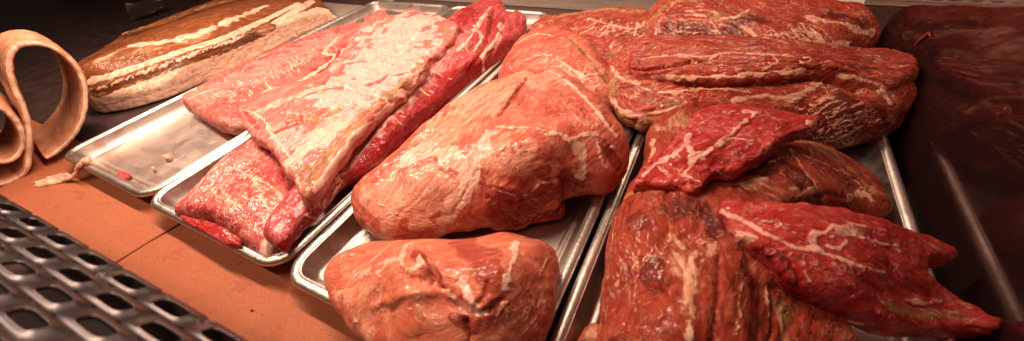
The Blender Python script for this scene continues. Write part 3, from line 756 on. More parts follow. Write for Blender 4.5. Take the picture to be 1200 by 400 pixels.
# --- lower roast
st = [('fat', 12, [(468, 300), (440, 312), (415, 325), (398, 342)], .55), ('fat', 7, [(455, 288), (440, 302), (425, 312)], .5), ('pale', 60, [(405, 330), (420, 365), (440, 380)], .45),
      ('fat', 8, [(478, 288), (470, 305), (476, 318), (488, 312)], .9), ('fat', 10, [(480, 318), (492, 312), (490, 304)], .8), ('cut', 5, [(464, 300), (468, 316), (484, 326), (505, 332)], 3.5), ('ridge', 10, [(478, 292), (490, 300), (500, 318)], 4),
      ('dark', 18, [(490, 300), (502, 312), (512, 326)], .8), ('fat', 3, [(500, 292), (512, 308), (520, 326)], .6), ('cut', 4, [(498, 286), (512, 306), (520, 328)], 2.6),
      ('fat', 8, [(536, 320), (545, 335), (552, 350), (560, 366)], .85), ('fat', 8, [(520, 340), (534, 352), (548, 364), (562, 366)], .7), ('fat', 9, [(606, 284), (602, 304), (596, 325), (592, 338)], .85), ('fat', 7, [(575, 358), (585, 352)], .8), ('fat', 10, [(590, 335), (597, 330)], .6),
      ('cut', 8, [(520, 335), (545, 360), (548, 380), (552, 398)], 7), ('cut', 7, [(530, 350), (552, 366), (570, 362), (588, 350)], 6), ('cut', 6, [(552, 364), (566, 348), (572, 330)], 3), ('dark', 22, [(530, 372), (555, 376), (580, 366)], .8), ('dark', 40, [(540, 285), (565, 300), (580, 320)], .6), ('dark', 14, [(560, 325), (572, 336)], .7),
      ('cut', 3, [(560, 300), (575, 320), (585, 345)], 1.5), ('ridge', 14, [(440, 360), (480, 345), (520, 345)], 2.5)]
st += hatch('fat', 1.8, (610, 345), (650, 330), (606, 395), (640, 395), 10, .6, 2, bend=-6, keep=.6, seed=51)
st += hatch('fat', 1.6, (585, 345), (640, 300), (560, 395), (645, 385), 20, .6, 3, bend=8, keep=.5, seed=52)
st += hatch('fat', 1.5, (400, 345), (470, 330), (430, 395), (520, 380), 16, .5, 5, keep=.35, seed=53)
st += hatch('fat', 1.4, (405, 335), (450, 290), (450, 335), (470, 305), 16, .6, 3, keep=.5, seed=54)
meat('pork_roast', 'round orange pink pork roast hanging over the front rim of the third pan', 'roast',
     [(382, 333, .036), (385, 310, .044), (400, 293, .048), (430, 277, .054), (470, 272, .060), (520, 270, .064), (560, 266, .064), (590, 265, .060), (620, 278, .056), (640, 288, .052), (652, 302, .048), (653, 328, .042), (648, 358, .038), (640, 392, .034), (628, 425, .03), (560, 450, .03), (470, 438, .03), (430, 408, .03), (402, 376, .031)],
     [(405, 325, .056), (450, 312, .078), (480, 340, .090), (535, 340, .086), (590, 325, .092), (625, 320, .080), (540, 395, .078), (440, 375, .066), (560, 290, .076), (620, 380, .066), (500, 292, .078)],
     [(390, 340, .029), (440, 400, .029), (540, 430, .028), (560, 330, .010), (630, 320, .010), (480, 300, .010)], M_PALEPORK, r_top=.045, r_bot=.018, strokes=st, fibre=((420, 360, .05), (560, 330, .05)), seed=10, creases=((42, .0007, .12), (95, .0005, .14)),
     lumps=((30, .003), (70, .0014), (160, .0004)))

# --- back of the right pan
st = [('tan', 9, [(752, 46), (764, 22), (788, 4), (830, -2)], .8), ('fat', 4, [(768, 40), (776, 20), (790, 4)], .6), ('dark', 30, [(790, 35), (830, 40), (860, 44)], .7), ('tan', 20, [(845, 18), (862, 26), (872, 16)], .6), ('fat', 5, [(846, 22), (862, 20), (876, 12)], .7),
      ('dark', 16, [(855, 32), (880, 22), (892, 24)], .8), ('fat', 30, [(955, 58), (975, 62), (990, 60)], .75), ('fat', 9, [(950, 20), (985, 28), (1010, 38), (1022, 40)], .75), ('fat', 22, [(945, 48), (960, 56)], .6), ('dark', 24, [(980, 20), (1005, 24), (1015, 32)], .7), ('fat', 4, [(870, 30), (885, 42)], .8), ('fat', 3, [(912, 22), (930, 36), (942, 60)], .7)]
st += hatch('fat', 2, (775, 50), (785, 10), (845, 55), (840, 8), 16, .6, 2, keep=.5, seed=61)
st += hatch('fat', 1.8, (785, 10), (840, 6), (800, 52), (850, 50), 12, .55, 3, keep=.4, seed=62)
st += hatch('fat', 2.2, (895, 30), (935, 16), (935, 58), (990, 56), 14, .75, 2, keep=.6, seed=63)
st += hatch('fat', 1.8, (890, 34), (888, 58), (925, 44), (925, 64), 8, .7, 2, keep=.6, seed=64)
meat('beef_roast', 'streaky red roast at the far back of the right pan, before the rear panel', 'roast',
     [(750, 52, .05), (756, 28, .058), (766, 12, .062), (790, 0, .066), (830, -3, .068), (880, 4, .067), (930, 10, .065), (990, 12, .062), (1014, 17, .060), (1030, 34, .056), (1028, 54, .04), (1008, 68, .028), (960, 84, .03), (900, 86, .03), (830, 80, .03), (775, 72, .03)],
     [(790, 25, .082), (850, 20, .085), (930, 28, .082), (1000, 32, .074), (880, 50, .070), (980, 55, .064), (780, 45, .068)], .0068, M_ROAST, r_top=.030, r_bot=.016, strokes=st, fibre=((900, 30, .08), (980, 60, .08)), seed=11,
     lumps=((35, .003), (80, .0016), (160, .0007), (400, .0003)))

# --- folded roast
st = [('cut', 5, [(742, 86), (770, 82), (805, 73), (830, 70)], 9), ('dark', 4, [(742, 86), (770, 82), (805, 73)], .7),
      ('cut', 6, [(765, 90), (800, 98), (840, 99), (880, 97), (920, 94), (955, 92), (985, 98), (1005, 108)], 14), ('dark', 5, [(775, 92), (805, 98), (840, 99), (880, 97), (920, 94), (955, 92), (990, 100)], .9),  # dark strokes along the fold cuts paint the shade under the overhang
      ('ridge', 14, [(780, 84), (840, 88), (900, 82), (960, 80), (1000, 90), (1030, 100)], 9), ('fat', 6, [(765, 88), (800, 86), (850, 84), (900, 76), (960, 74), (1000, 82)], .8), ('fat', 5, [(795, 62), (830, 66), (850, 60), (900, 62), (950, 66)], .75), ('fat', 4, [(800, 58), (840, 57), (880, 58)], .7),
      ('fat', 4, [(745, 96), (760, 106), (790, 108), (840, 104), (880, 108)], .7), ('fat', 7, [(712, 110), (722, 125), (740, 135), (760, 135), (790, 125)], .7), ('tan', 14, [(715, 100), (722, 128), (745, 145), (765, 140)], .8), ('tan', 8, [(735, 112), (770, 122), (800, 120)], .5), ('cut', 4, [(728, 112), (745, 128), (775, 128), (800, 120)], 2.5), ('cut', 3, [(720, 102), (735, 108), (770, 112), (800, 112)], 2),
      ('fat', 8, [(860, 118), (890, 112), (925, 116), (945, 108), (960, 98)], .6), ('tan', 10, [(1010, 100), (1040, 110), (1052, 130), (1040, 150)], .7), ('fat', 5, [(1000, 95), (1030, 108), (1044, 122)], .6), ('cut', 4, [(1000, 100), (1024, 120), (1040, 140)], 3), ('cut', 3, [(1020, 98), (1040, 118)], 2.5), ('dark', 60, [(940, 140), (980, 150), (1020, 155)], .8),  # the widest dark stroke paints the shaded right part into the colour
      ('fat', 3, [(730, 60), (760, 70), (790, 66)], .6), ('fat', 4, [(716, 78), (728, 92), (750, 98)], .6), ('cut', 3, [(720, 72), (745, 76), (775, 72)], 2), ('fat', 3, [(960, 96), (970, 110), (960, 122)], .6), ('tan', 20, [(1035, 150), (1045, 140)], .7)]
st += hatch('fat', 1.8, (935, 128), (960, 175), (985, 100), (1040, 140), 16, .8, 3, keep=.6, bend=-3, seed=71)
st += hatch('fat', 1.6, (760, 108), (900, 104), (800, 118), (930, 114), 12, .5, 3, keep=.4, seed=72)
st += hatch('fat', 1.6, (810, 76), (980, 70), (850, 80), (1010, 76), 12, .5, 2, keep=.4, seed=73)
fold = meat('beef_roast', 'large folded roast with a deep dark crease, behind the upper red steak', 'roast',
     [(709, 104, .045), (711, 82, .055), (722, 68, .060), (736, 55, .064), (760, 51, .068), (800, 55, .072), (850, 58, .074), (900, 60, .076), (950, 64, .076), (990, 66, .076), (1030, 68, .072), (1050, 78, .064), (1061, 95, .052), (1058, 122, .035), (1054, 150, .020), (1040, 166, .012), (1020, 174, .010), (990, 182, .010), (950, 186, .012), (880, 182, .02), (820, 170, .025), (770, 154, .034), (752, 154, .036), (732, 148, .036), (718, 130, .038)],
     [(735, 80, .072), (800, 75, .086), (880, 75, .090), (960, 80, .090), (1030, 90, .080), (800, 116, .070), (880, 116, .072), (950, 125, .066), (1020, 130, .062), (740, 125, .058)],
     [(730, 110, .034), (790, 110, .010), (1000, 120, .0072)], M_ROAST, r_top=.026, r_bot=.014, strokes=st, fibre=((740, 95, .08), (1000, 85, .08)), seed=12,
     lumps=((35, .0035), (80, .002), (170, .0009), (400, .0003)))

fs = [('fat', 6, [(765, 90), (800, 92), (850, 90), (900, 86), (950, 84), (1000, 92)], .85), ('fat', 5, [(795, 64), (830, 68), (850, 62), (900, 64), (950, 68)], .8), ('cut', 5, [(742, 82), (770, 80), (805, 73), (830, 70)], 7), ('fat', 4, [(745, 70), (790, 66), (820, 72)], .7),
      ('fat', 4, [(890, 84), (910, 74), (905, 66)], .7), ('ridge', 10, [(790, 92), (850, 94), (910, 90), (960, 88)], 3), ('fat', 5, [(1000, 88), (1030, 100), (1046, 114)], .7), ('cut', 4, [(1000, 84), (1026, 98), (1040, 112)], 3), ('tan', 10, [(1030, 104), (1048, 112)], .6), ('cut', 3, [(850, 76), (900, 72), (960, 74)], 2), ('dark', 16, [(980, 74), (1020, 80)], .6)]
fs += hatch('fat', 1.6, (780, 78), (980, 72), (830, 86), (1000, 80), 14, .6, 2, keep=.4, seed=74)
cut_of_meat('meat_flap', [(736, 74, .078), (745, 58, .076), (770, 52, .076), (810, 55, .078), (850, 58, .080), (900, 60, .082), (950, 63, .082), (990, 65, .080), (1030, 68, .076), (1050, 79, .068), (1061, 96, .056), (1056, 116, .048), (1036, 122, .056), (1010, 112, .064), (985, 102, .072), (955, 96, .077), (920, 98, .078), (880, 101, .078), (840, 103, .077), (800, 101, .075), (770, 94, .074), (745, 88, .074)],
     [(760, 68, .088), (800, 75, .094), (880, 75, .098), (960, 78, .097), (1030, 90, .084), (900, 95, .090), (820, 96, .086), (1000, 104, .080)], 0, M_ROAST, thick=.024, r_top=.010, r_bot=.006, h=.0012,
     strokes=fs, fibre=((740, 80, .08), (1000, 80, .08)), seed=25, warp=.004, parent=fold, lumps=((35, .0025), (80, .0016), (170, .0008)))

# --- big dry-surfaced roast at the front of the right pan
st = [('tan', 40, [(790, 140), (815, 145), (840, 150)], 1), ('fat', 12, [(765, 165), (762, 185), (752, 200)], .6), ('tan', 12, [(728, 235), (745, 225), (770, 222)], .7), ('dark', 46, [(800, 240), (830, 250), (845, 262)], .6),
      ('fat', 14, [(792, 300), (800, 320), (806, 345), (800, 365)], .55, .9), ('fat', 10, [(815, 295), (808, 320), (812, 350), (808, 395)], .7, .8), ('fat', 12, [(835, 290), (822, 310), (812, 330)], .5), ('fat', 10, [(790, 280), (800, 290)], .5), ('dark', 34, [(768, 310), (758, 325), (770, 330)], .55), ('fat', 3, [(752, 315), (768, 305), (790, 310), (796, 325)], .55), ('cut', 3, [(735, 345), (752, 318), (770, 306), (792, 312)], 1.5),
      ('fat', 4, [(872, 320), (868, 350), (862, 400)], .8), ('fat', 4, [(895, 335), (900, 360), (905, 385)], .6), ('tan', 20, [(915, 365), (918, 395)], .8), ('fat', 8, [(912, 360), (916, 390)], .6), ('cut', 5, [(845, 300), (840, 340), (835, 400)], 3), ('cut', 5, [(903, 345), (905, 380), (900, 410)], 4), ('dark', 30, [(880, 330), (885, 370), (880, 410)], .5),
      ('fat', 3, [(722, 255), (716, 290), (712, 330)], .6), ('cut', 3, [(735, 240), (728, 290), (722, 340)], 1.4), ('dark', 16, [(735, 260), (750, 250), (756, 265)], .5)]
st += hatch('fat', 1.8, (725, 250), (790, 240), (712, 395), (770, 395), 22, .5, 5, keep=.35, seed=81)
st += hatch('fat', 1.6, (800, 245), (845, 280), (740, 340), (800, 300), 20, .5, 5, keep=.35, seed=82)
st += hatch('dark', 2, (730, 240), (840, 250), (712, 395), (840, 395), 26, .6, 6, keep=.35, seed=83)
meat('beef_roast', 'big brownish roast with a pale fat stripe, under the two red steaks', 'roast',
     [(698, 440, .02), (700, 400, .028), (706, 340, .034), (710, 290, .040), (716, 258, .046), (726, 230, .050), (745, 204, .050), (755, 182, .048), (763, 152, .048), (778, 128, .056), (815, 118, .064), (850, 126, .068), (885, 165, .066), (910, 205, .066), (925, 240, .06), (948, 300, .056), (968, 350, .050), (990, 400, .040), (985, 450, .03), (850, 520, .03)],
     [(800, 150, .072), (780, 200, .080), (830, 250, .090), (760, 280, .082), (800, 350, .096), (730, 350, .068), (890, 320, .088), (930, 380, .074), (850, 430, .09)], .0068, M_BROWN, r_top=.034, r_bot=.02, strokes=st, fibre=((790, 395, .08), (790, 240, .08)), seed=13,
     lumps=((30, .003), (70, .002), (160, .0009), (400, .0004)))

# --- dark shank piece
st = [('tan', 12, [(920, 166), (955, 170), (990, 192), (1018, 222)], .7), ('fat', 4, [(900, 190), (935, 182), (960, 190), (1000, 210), (1020, 232)], .6), ('fat', 16, [(845, 226), (875, 220), (895, 212)], .5), ('fat', 12, [(920, 222), (945, 225), (958, 222)], .45), ('pale', 40, [(870, 225), (930, 228)], .5),
      ('dark', 34, [(890, 200), (915, 192), (935, 205)], .9), ('dark', 20, [(930, 240), (960, 238)], .8), ('fat', 10, [(995, 232), (1012, 228), (1025, 236)], .6), ('fat', 3, [(925, 175), (945, 200), (956, 220)], .6), ('cut', 4, [(925, 178), (948, 205), (965, 225), (960, 240)], 3), ('cut', 3, [(960, 178), (990, 205), (1010, 225)], 2.5), ('ridge', 10, [(870, 222), (900, 212), (925, 196)], 2)]
st += hatch('fat', 1.4, (930, 164), (1020, 215), (945, 176), (1022, 240), 14, .6, 2, keep=.5, seed=91)
meat('beef_shank', 'dark brown sheathed cut of meat lying between the two red steaks, beside the right rim', 'meat',
     [(836, 229, .06), (868, 202, .062), (900, 178, .062), (920, 164, .060), (942, 160, .056), (965, 168, .050), (988, 185, .040), (1008, 202, .030), (1026, 224, .022), (1034, 246, .016), (1031, 262, .012), (1000, 275, .02), (950, 275, .03), (880, 268, .05), (850, 252, .058)],
     [(870, 222, .084), (920, 195, .086), (950, 215, .084), (990, 220, .066), (1015, 240, .046), (930, 175, .074)],
     [(860, 230, .055), (930, 220, .012), (1010, 240, .0072)], M_BROWN, r_top=.018, r_bot=.012, strokes=st, fibre=((930, 170, .07), (1020, 230, .04)), seed=14)

# --- the two steaks
st = [('fat', 7, [(752, 212), (765, 196), (790, 180), (806, 168)], .8), ('fat', 8, [(808, 158), (806, 172), (814, 182), (806, 200), (790, 215)], .9), ('fat', 8, [(812, 184), (835, 175), (862, 152), (885, 134)], .9), ('fat', 10, [(872, 132), (892, 132)], .9), ('fat', 4, [(890, 134), (915, 140), (948, 146)], .7), ('fat', 7, [(948, 144), (955, 148)], .9),
      ('fat', 4, [(856, 163), (885, 164), (912, 165)], .8), ('fat', 3, [(908, 166), (895, 180), (885, 195)], .6), ('fat', 4, [(800, 205), (815, 210), (822, 214)], .7), ('fat', 3, [(840, 200), (855, 208), (866, 214)], .6), ('fat', 4, [(790, 172), (796, 190), (800, 200)], .5), ('cut', 3, [(810, 186), (850, 166), (890, 136)], 1.2), ('cut', 4, [(794, 222), (804, 214), (822, 216)], 2.5),
      ('dark', 40, [(840, 195), (880, 180)], .5), ('fat', 4, [(772, 196), (788, 205), (784, 215)], .5), ('fat', 3, [(812, 152), (835, 138), (862, 131)], .7), ('dark', 6, [(760, 218), (800, 228), (835, 216), (880, 203), (925, 168)], .6)]
st += hatch('fat', 1.1, (818, 160), (870, 135), (845, 165), (885, 140), 8, .5, 2, keep=.4, seed=101)
st += hatch('fat', 1.3, (775, 195), (905, 145), (800, 225), (925, 160), 18, .55, 4, keep=.35, seed=115)
meat('red_steak', 'bright red steak with branching white fat, in front of the folded roast', 'steak',
     [(746, 216, .086), (757, 195, .086), (780, 177, .088), (805, 153, .090), (830, 134, .092), (860, 127, .094), (900, 129, .094), (930, 134, .092), (957, 143, .088), (954, 153, .086), (930, 165, .084), (902, 184, .084), (882, 204, .084), (860, 216, .084), (836, 217, .085), (824, 228, .084), (812, 233, .084), (795, 229, .083), (770, 224, .083)],
     [(765, 208, .092), (820, 180, .104), (860, 145, .104), (900, 160, .104), (945, 146, .096), (850, 205, .100), (800, 220, .095)], 0, M_STEAK, thick=.016, r_top=.0035, r_bot=.007, h=.0011, strokes=st, fibre=((800, 200, .1), (900, 150, .1)), seed=15, warp=.004,
     lumps=((45, .002), (110, .0012), (300, .0004)))

st = [('fat', 7, [(845, 248), (875, 262), (905, 278), (935, 290), (960, 292)], .9), ('fat', 9, [(955, 292), (952, 278), (975, 268), (995, 266)], .85), ('fat', 16, [(985, 270), (1002, 272)], .7), ('fat', 6, [(958, 296), (985, 304), (1010, 314)], .9), ('fat', 4, [(1008, 312), (1035, 318)], .7), ('fat', 4, [(965, 282), (975, 276), (990, 282), (985, 292), (970, 288)], .7),
      ('fat', 4, [(1000, 275), (1030, 285), (1055, 290)], .7), ('fat', 4, [(990, 262), (1025, 268), (1070, 280)], .5), ('fat', 4, [(940, 300), (942, 320), (946, 332)], .8), ('fat', 5, [(1010, 316), (1025, 340), (1035, 356)], .75), ('tan', 14, [(852, 268), (868, 280), (880, 276)], .7), ('fat', 6, [(856, 285), (870, 275), (885, 278)], .7),
      ('dark', 16, [(888, 288), (905, 300), (915, 320), (935, 345)], 1), ('dark', 30, [(870, 300), (900, 320)], .8), ('dark', 8, [(930, 340), (970, 362), (1030, 370)], .7), ('fat', 6, [(950, 358), (975, 372), (1010, 380)], .6), ('tan', 14, [(1040, 360), (1090, 368), (1130, 372)], .7), ('fat', 6, [(1060, 352), (1090, 355), (1115, 352)], .5), ('ridge', 10, [(892, 290), (912, 305), (925, 330), (950, 350)], 3), ('cut', 4, [(905, 285), (925, 305), (938, 330)], 2),
      ('fat', 3, [(880, 256), (910, 262), (935, 274)], .5), ('fat', 3, [(905, 270), (930, 264), (948, 266)], .5), ('tan', 6, [(1085, 285), (1108, 296)], .6), ('dark', 14, [(1060, 330), (1090, 345)], .5)]
st += hatch('fat', 1.2, (870, 252), (950, 256), (900, 268), (955, 280), 14, .55, 2, keep=.35, seed=111)
st += hatch('fat', 1.1, (965, 320), (1000, 320), (985, 350), (1020, 350), 9, .6, 2, keep=.35, seed=112)
st += hatch('fat', 1.4, (875, 268), (1000, 300), (900, 300), (1015, 345), 20, .6, 5, keep=.4, seed=113)
st += hatch('fat', 1.5, (1000, 262), (1080, 284), (1010, 300), (1075, 305), 9, .55, 4, keep=.4, seed=114)
meat('red_steak', 'dark red steak with a notch at its right end, reaching over the right rim', 'steak',
     [(842, 246, .090), (870, 245, .090), (910, 251, .090), (950, 250, .086), (990, 258, .080), (1040, 269, .074), (1085, 279, .066), (1115, 294, .058), (1113, 304, .055), (1100, 306, .054), (1086, 312, .053), (1080, 322, .052), (1083, 332, .051), (1096, 337, .050), (1116, 345, .047), (1136, 358, .043), (1152, 371, .040), (1171, 380, .037), (1152, 391, .036), (1120, 394, .038), (1090, 391, .044), (1040, 387, .054), (1000, 379, .062), (960, 366, .070), (930, 350, .074), (902, 332, .078), (878, 314, .080), (860, 300, .080), (848, 280, .082)],
     [(860, 255, .100), (900, 275, .103), (960, 290, .100), (1010, 280, .090), (1060, 290, .078), (1100, 296, .066), (1000, 340, .086), (1060, 350, .066), (1130, 372, .046), (940, 335, .092), (1000, 370, .076)], 0, M_STEAK,
     thick=.021, r_top=.0035, r_bot=.008, h=.0011, strokes=st, fibre=((860, 260, .1), (1060, 320, .08)), seed=16, warp=.004, lumps=((45, .002), (110, .0012), (300, .0004)))

meat('meat_trimming', 'small pale pink scrap of meat beside the left rim of the right pan', 'trimming',
     [(676, 408, .012), (679, 390, .014), (688, 379, .016), (700, 376, .016), (712, 385, .014), (712, 410, .012)], [(692, 388, .024), (700, 400, .024)], .0075, M_PALEPORK, r_top=.009, r_bot=.006, h=.001, strokes=[('pale', 30, [(690, 385), (695, 400)], .7)], seed=17)
meat('meat_scrap', 'tiny red crumb of meat on the floor of the left pan', 'scrap',
     [(140, 208, .0062), (146, 203, .0062), (154, 205, .0062), (155, 209, .0062), (147, 213, .0062)], [(148, 207, .009)], .0068, M_RED, r_top=.002, r_bot=.002, h=.0006, lumps=((300, .0006),), warp=.001, seed=18)

# ------------------------------------------------------------------ rolled skin
def skin_mat(name, c1, c2, c3, rough=.5, sss=.1):
    t = NT(name); P = t.n('ShaderNodeTexCoord').outputs['Object']
    n = t.noise(P, 60, 4, .6); f = t.noise(P, 420, 3, .65); b = t.noise(P, 16, 3)
    c = t.mix(t.ramp(n, .36, .66), c1, c2); c = t.mix(t.math('MULTIPLY', t.ramp(f, .54, .7), .5), c, c3)
    c = t.mix(t.math('MULTIPLY', t.ramp(b, .5, .7), .5), c, c3)
    bs = t.bsdf(Base_Color=c, Roughness=t.ramp(n, .3, .7, rough - .1, rough + .08), Normal=t.bump(t.math('ADD', f, n), .5, .0015), Coat_Weight=.15, Coat_Roughness=.25)
    bs.inputs['Subsurface Weight'].default_value = sss; bs.inputs['Subsurface Radius'].default_value = (1, .4, .2); bs.inputs['Subsurface Scale'].default_value = .004
    return t.m
M_SKIN = skin_mat('pork_skin', (.50, .20, .10), (.60, .29, .16), (.36, .11, .045))
M_EDGE = skin_mat('skin_cut_edge', (.86, .60, .43), (.80, .50, .34), (.66, .36, .20))

def rolled_skin():
    path = [(54, 186), (70, 177), (84, 162), (95, 143), (100, 120), (99, 100), (92, 82), (78, 66), (60, 55), (40, 51), (22, 54), (12, 65), (11, 84), (18, 106), (28, 128), (33, 150), (34, 180), (30, 201), (18, 212), (0, 217), (-22, 212), (-35, 195), (-38, 165), (-30, 138), (-12, 125), (6, 130), (20, 144), (27, 162), (23, 180), (10, 189), (-6, 190)]
    n = np.array([1, -.12, 0.]); n /= np.linalg.norm(n); p0 = at(20, 216, 0)
    def hit(q):
        d = ray(*q); return CAM + d * ((p0 - CAM) @ n) / (d @ n)
    C3 = np.array([hit(q) for q in path]); C3[:, 2] = np.maximum(C3[:, 2], .006)
    C3 = spline(C3, False, 7); K = len(C3)
    ax = np.array([-1, .16, .0]); ax /= np.linalg.norm(ax)
    rg = np.random.default_rng(5)
    NL = 26; Lg = .125; V = []
    tan = np.gradient(C3, axis=0); tan /= np.linalg.norm(tan, axis=1, keepdims=True)
    nor = np.cross(tan, ax); nor /= np.linalg.norm(nor, axis=1, keepdims=True)
    s = np.linspace(0, 1, K)
    edge = fbm(np.c_[s * 3, s * 0, s * 0], 6, 3, 4) * .006 + fbm(np.c_[s * 3, s * 0, s * 0], 40, 2, 14) * .0016
    for side in (-1, 1):
        for j in range(NL):
            u = j / (NL - 1)
            ln = Lg * u * (1 + .10 * np.sin(s * 9 + 1)) + edge * (1 - u)
            pts = C3 + ax * ln[:, None]
            w = fbm(pts, 22, 2, 7) * .0035 * u + fbm(pts, 180, 2, 9) * .0007
            th = (.0042 + .0008 * fbm(pts, 60, 2, 3)) * (.55 if j in (0, NL - 1) else 1)
            pp = pts + nor * (w + side * th)[:, None]; pp[:, 2] += .012 * u * 0; pp[:, 2] = np.maximum(pp[:, 2], .0022 + (.002 if side > 0 else 0) * 0)
            V.append(pp)
    V = np.concatenate(V); ids = np.arange(2 * NL * K).reshape(2, NL, K)
    a, b = ids[0], ids[1]
    def quads(g): return np.stack([g[:-1, :-1], g[1:, :-1], g[1:, 1:], g[:-1, 1:]], -1).reshape(-1, 4)
    Q = [quads(a), quads(b)[:, ::-1]]
    def strip(p, q): return np.stack([p[:-1], p[1:], q[1:], q[:-1]], -1)
    rims = [strip(a[0], b[0]), strip(b[-1], a[-1]), strip(b[:, 0], a[:, 0]), strip(a[:, -1], b[:, -1])]
    nq = sum(len(q) for q in Q); Qa = np.concatenate(Q + rims)
    base = np.array([C3[:, 0].mean(), C3[:, 1].mean(), 0])
    me = mesh_np('rolled_pork_skin', V - base, Qa)
    o = link('rolled_pork_skin', me, M_SKIN); me.materials.append(M_EDGE)
    mi = np.zeros(len(me.polygons), np.int32)
    if len(me.polygons) == len(Qa): mi[nq:] = 1
    me.polygons.foreach_set('material_index', mi)
    bm = bmesh.new(); bm.from_mesh(me); bmesh.ops.recalc_face_normals(bm, faces=bm.faces); bm.to_mesh(me); bm.free()
    o.location = base
    tag(o, 'thick orange pork skin curled into a double roll on the paper', 'pork skin')
rolled_skin()

M_FATSCRAP = meat_material('fat_scrap', (.74, .40, .27), (.82, .52, .38), (.56, .22, .12), marb=.2, fibres=.4, mottle=.6)
tag(cut_of_meat('fat_scrap', [(40, 218, .003), (55, 212, .004), (75, 206, .007), (83, 204, .014), (81, 197, .024), (88, 187, .029), (100, 182, .030), (107, 185, .030), (104, 190, .031), (96, 193, .030), (93, 204, .018), (86, 213, .006), (70, 217, .004), (50, 222, .003)],
    [(45, 218, .0085), (70, 212, .0100), (84, 208, .016), (88, 198, .029), (97, 187, .0350), (104, 186, .0345)], 0, M_FATSCRAP, thick=.0065, r_top=.003, r_bot=.003, h=.001, warp=.003, seed=23,
    lumps=((90, .002), (220, .001))), 'pale curl of fat draped over the front corner of the left pan onto the paper', 'scrap')

# thin red shred stuck to the divider
def on_divider(x, y, X=.7930):
    d = ray(x, y); return CAM + d * ((X - CAM[0]) / d[0])
pts = spline([on_divider(*q) for q in ((1072, 54), (1076, 48), (1083, 43), (1088, 39), (1090, 43))], False, 6)
V = []; Q = []; K = 8
for i, p in enumerate(pts):
    r = .0020 * math.sin(math.pi * (.12 + .8 * i / (len(pts) - 1)))
    for k in range(K):
        a = 2 * math.pi * k / K; V.append((p[0] + .0009 * math.cos(a), p[1] + r * math.sin(a) * .7, p[2] + r * math.sin(a)))
for i in range(len(pts) - 1):
    for k in range(K): l = (k + 1) % K; Q.append((i * K + k, i * K + l, (i + 1) * K + l, (i + 1) * K + k))
o = link('meat_shred', mesh_np('meat_shred', V, Q), simple('raw_shred', (.30, .03, .02), (.22, .02, .012), 300, .3)); tag(o, 'thin red shred of meat stuck to the dark glass divider', 'shred')

# crumpled film far back at the left
def film():
    c = at(174, 13, .015); nx, ny = 44, 22; V = []
    u, v = np.meshgrid(np.linspace(-.5, .5, nx), np.linspace(-.5, .5, ny), indexing='ij')
    P = np.stack([u * .05 - v * .02, u * .085 + v * .02, v * .030 * (1.1 - u)], -1).reshape(-1, 3)
    nz = np.abs(fbm(P, 26, 1, 3)); P[:, 0] += nz * .02; P[:, 2] += fbm(P, 20, 1, 8) * .008
    P[:, 2] -= P[:, 2].min() - .002
    ids = np.arange(nx * ny).reshape(nx, ny)
    Qs = np.stack([ids[:-1, :-1], ids[1:, :-1], ids[1:, 1:], ids[:-1, 1:]], -1).reshape(-1, 4)
    t = NT('clear_film'); b = t.bsdf(Base_Color=(.035, .025, .024), Roughness=.22, Specular_IOR_Level=.5); b.inputs['Alpha'].default_value = .55
    o = link('plastic_film', mesh_np('plastic_film', P, Qs), t.m); o.location = (c[0], c[1], 0)
    m = o.modifiers.new('thickness', 'SOLIDIFY'); m.thickness = .0006
    tag(o, 'crumpled scrap of clear plastic film in the dark behind the bacon slab', 'plastic film')
film()

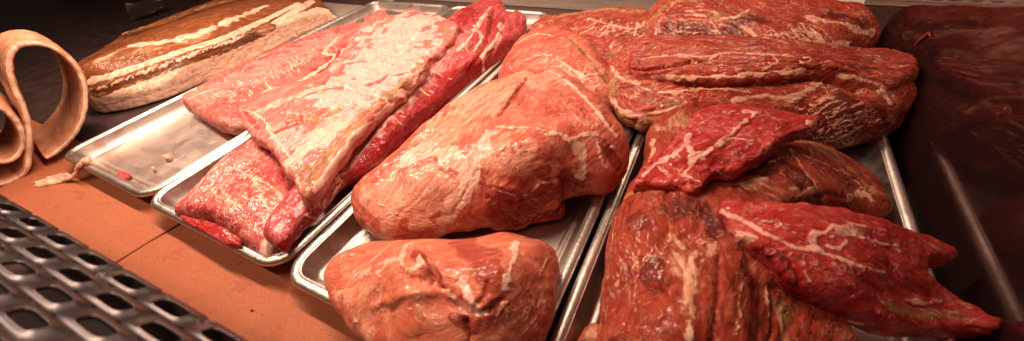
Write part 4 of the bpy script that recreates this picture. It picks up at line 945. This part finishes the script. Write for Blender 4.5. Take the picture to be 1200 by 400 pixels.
# crumbs of fat and meat left on the pan floors and the paper
for (x, y, z, s, mt, lb) in [(197, 186, .0062, 3.2, M_FATSCRAP, 'tiny pale crumb of fat in the middle of the left pan floor'), (181, 199, .0062, 1.8, M_FATSCRAP, 'speck of fat between the red crumb and the left pan middle'),
                             (372, 292, .0062, 2.2, M_RED, 'tiny red speck on the floor of the middle pan beside its left rim'), (297, 366, .0035, 1.6, M_BROWN, 'dark speck on the butcher paper in front of the middle pan')]:
    tag(cut_of_meat('meat_crumb', [(x - s * 1.3, y, z), (x - s * .3, y - s * .8, z), (x + s * 1.2, y - s * .5, z), (x + s, y + s * .6, z), (x - s * .4, y + s * .8, z)], [(x, y, z + .0018)], z - .0004, mt, r_top=.0012, r_bot=.0006, h=.0005,
        lumps=((400, .0004),), creases=(), warp=.0008, seed=int(x)), lb, 'crumb')

# ------------------------------------------------------------------ light
wd = bpy.data.worlds.new('World'); SC.world = wd; wd.use_nodes = True
bg = wd.node_tree.nodes['Background']; bg.inputs[0].default_value = (1.0, .62, .50, 1); bg.inputs[1].default_value = .032

def tube(name, loc, sx, sy, power, col, rot=(0, 0, 0)):
    l = bpy.data.lights.new(name, 'AREA'); l.shape = 'RECTANGLE'; l.size = sx; l.size_y = sy; l.energy = power; l.color = col
    o = bpy.data.objects.new(name, l); COL.objects.link(o); o.location = loc; o.rotation_euler = rot
    return o
tube('case_lamp', (-.09, .25, .56), .98, .04, 13.0, (1, .725, .565), (math.radians(-4), 0, 0))
tube('rear_lamp', (.10, .75, .46), 1.25, .04, 5.5, (1, .73, .56), (math.radians(3), 0, 0))
tube('front_fill', (-.05, -.16, .74), 1.0, .04, 4.6, (1, .70, .53), (math.radians(14), 0, 0))  # unseen fill light, added to brighten the faces turned towards the camera

# ------------------------------------------------------------------ camera
cd = bpy.data.cameras.new('camera'); cd.sensor_width = 36; cd.lens = F / 1200 * 36; cd.clip_start = .01; cd.clip_end = 50
co = bpy.data.objects.new('camera', cd); COL.objects.link(co)
mw = Matrix.Identity(4)
for i in range(3):
    for j in range(3): mw[i][j] = ROT[i, j]
    mw[i][3] = CAM[i]
co.matrix_world = mw
cd.dof.use_dof = True; cd.dof.focus_distance = .52; cd.dof.aperture_fstop = 6.3
SC.camera = co
SC.view_settings.view_transform = 'Standard'; SC.view_settings.look = 'None'
SC.view_settings.exposure = -.22; SC.view_settings.gamma = 1
SC.cycles.max_bounces = 8
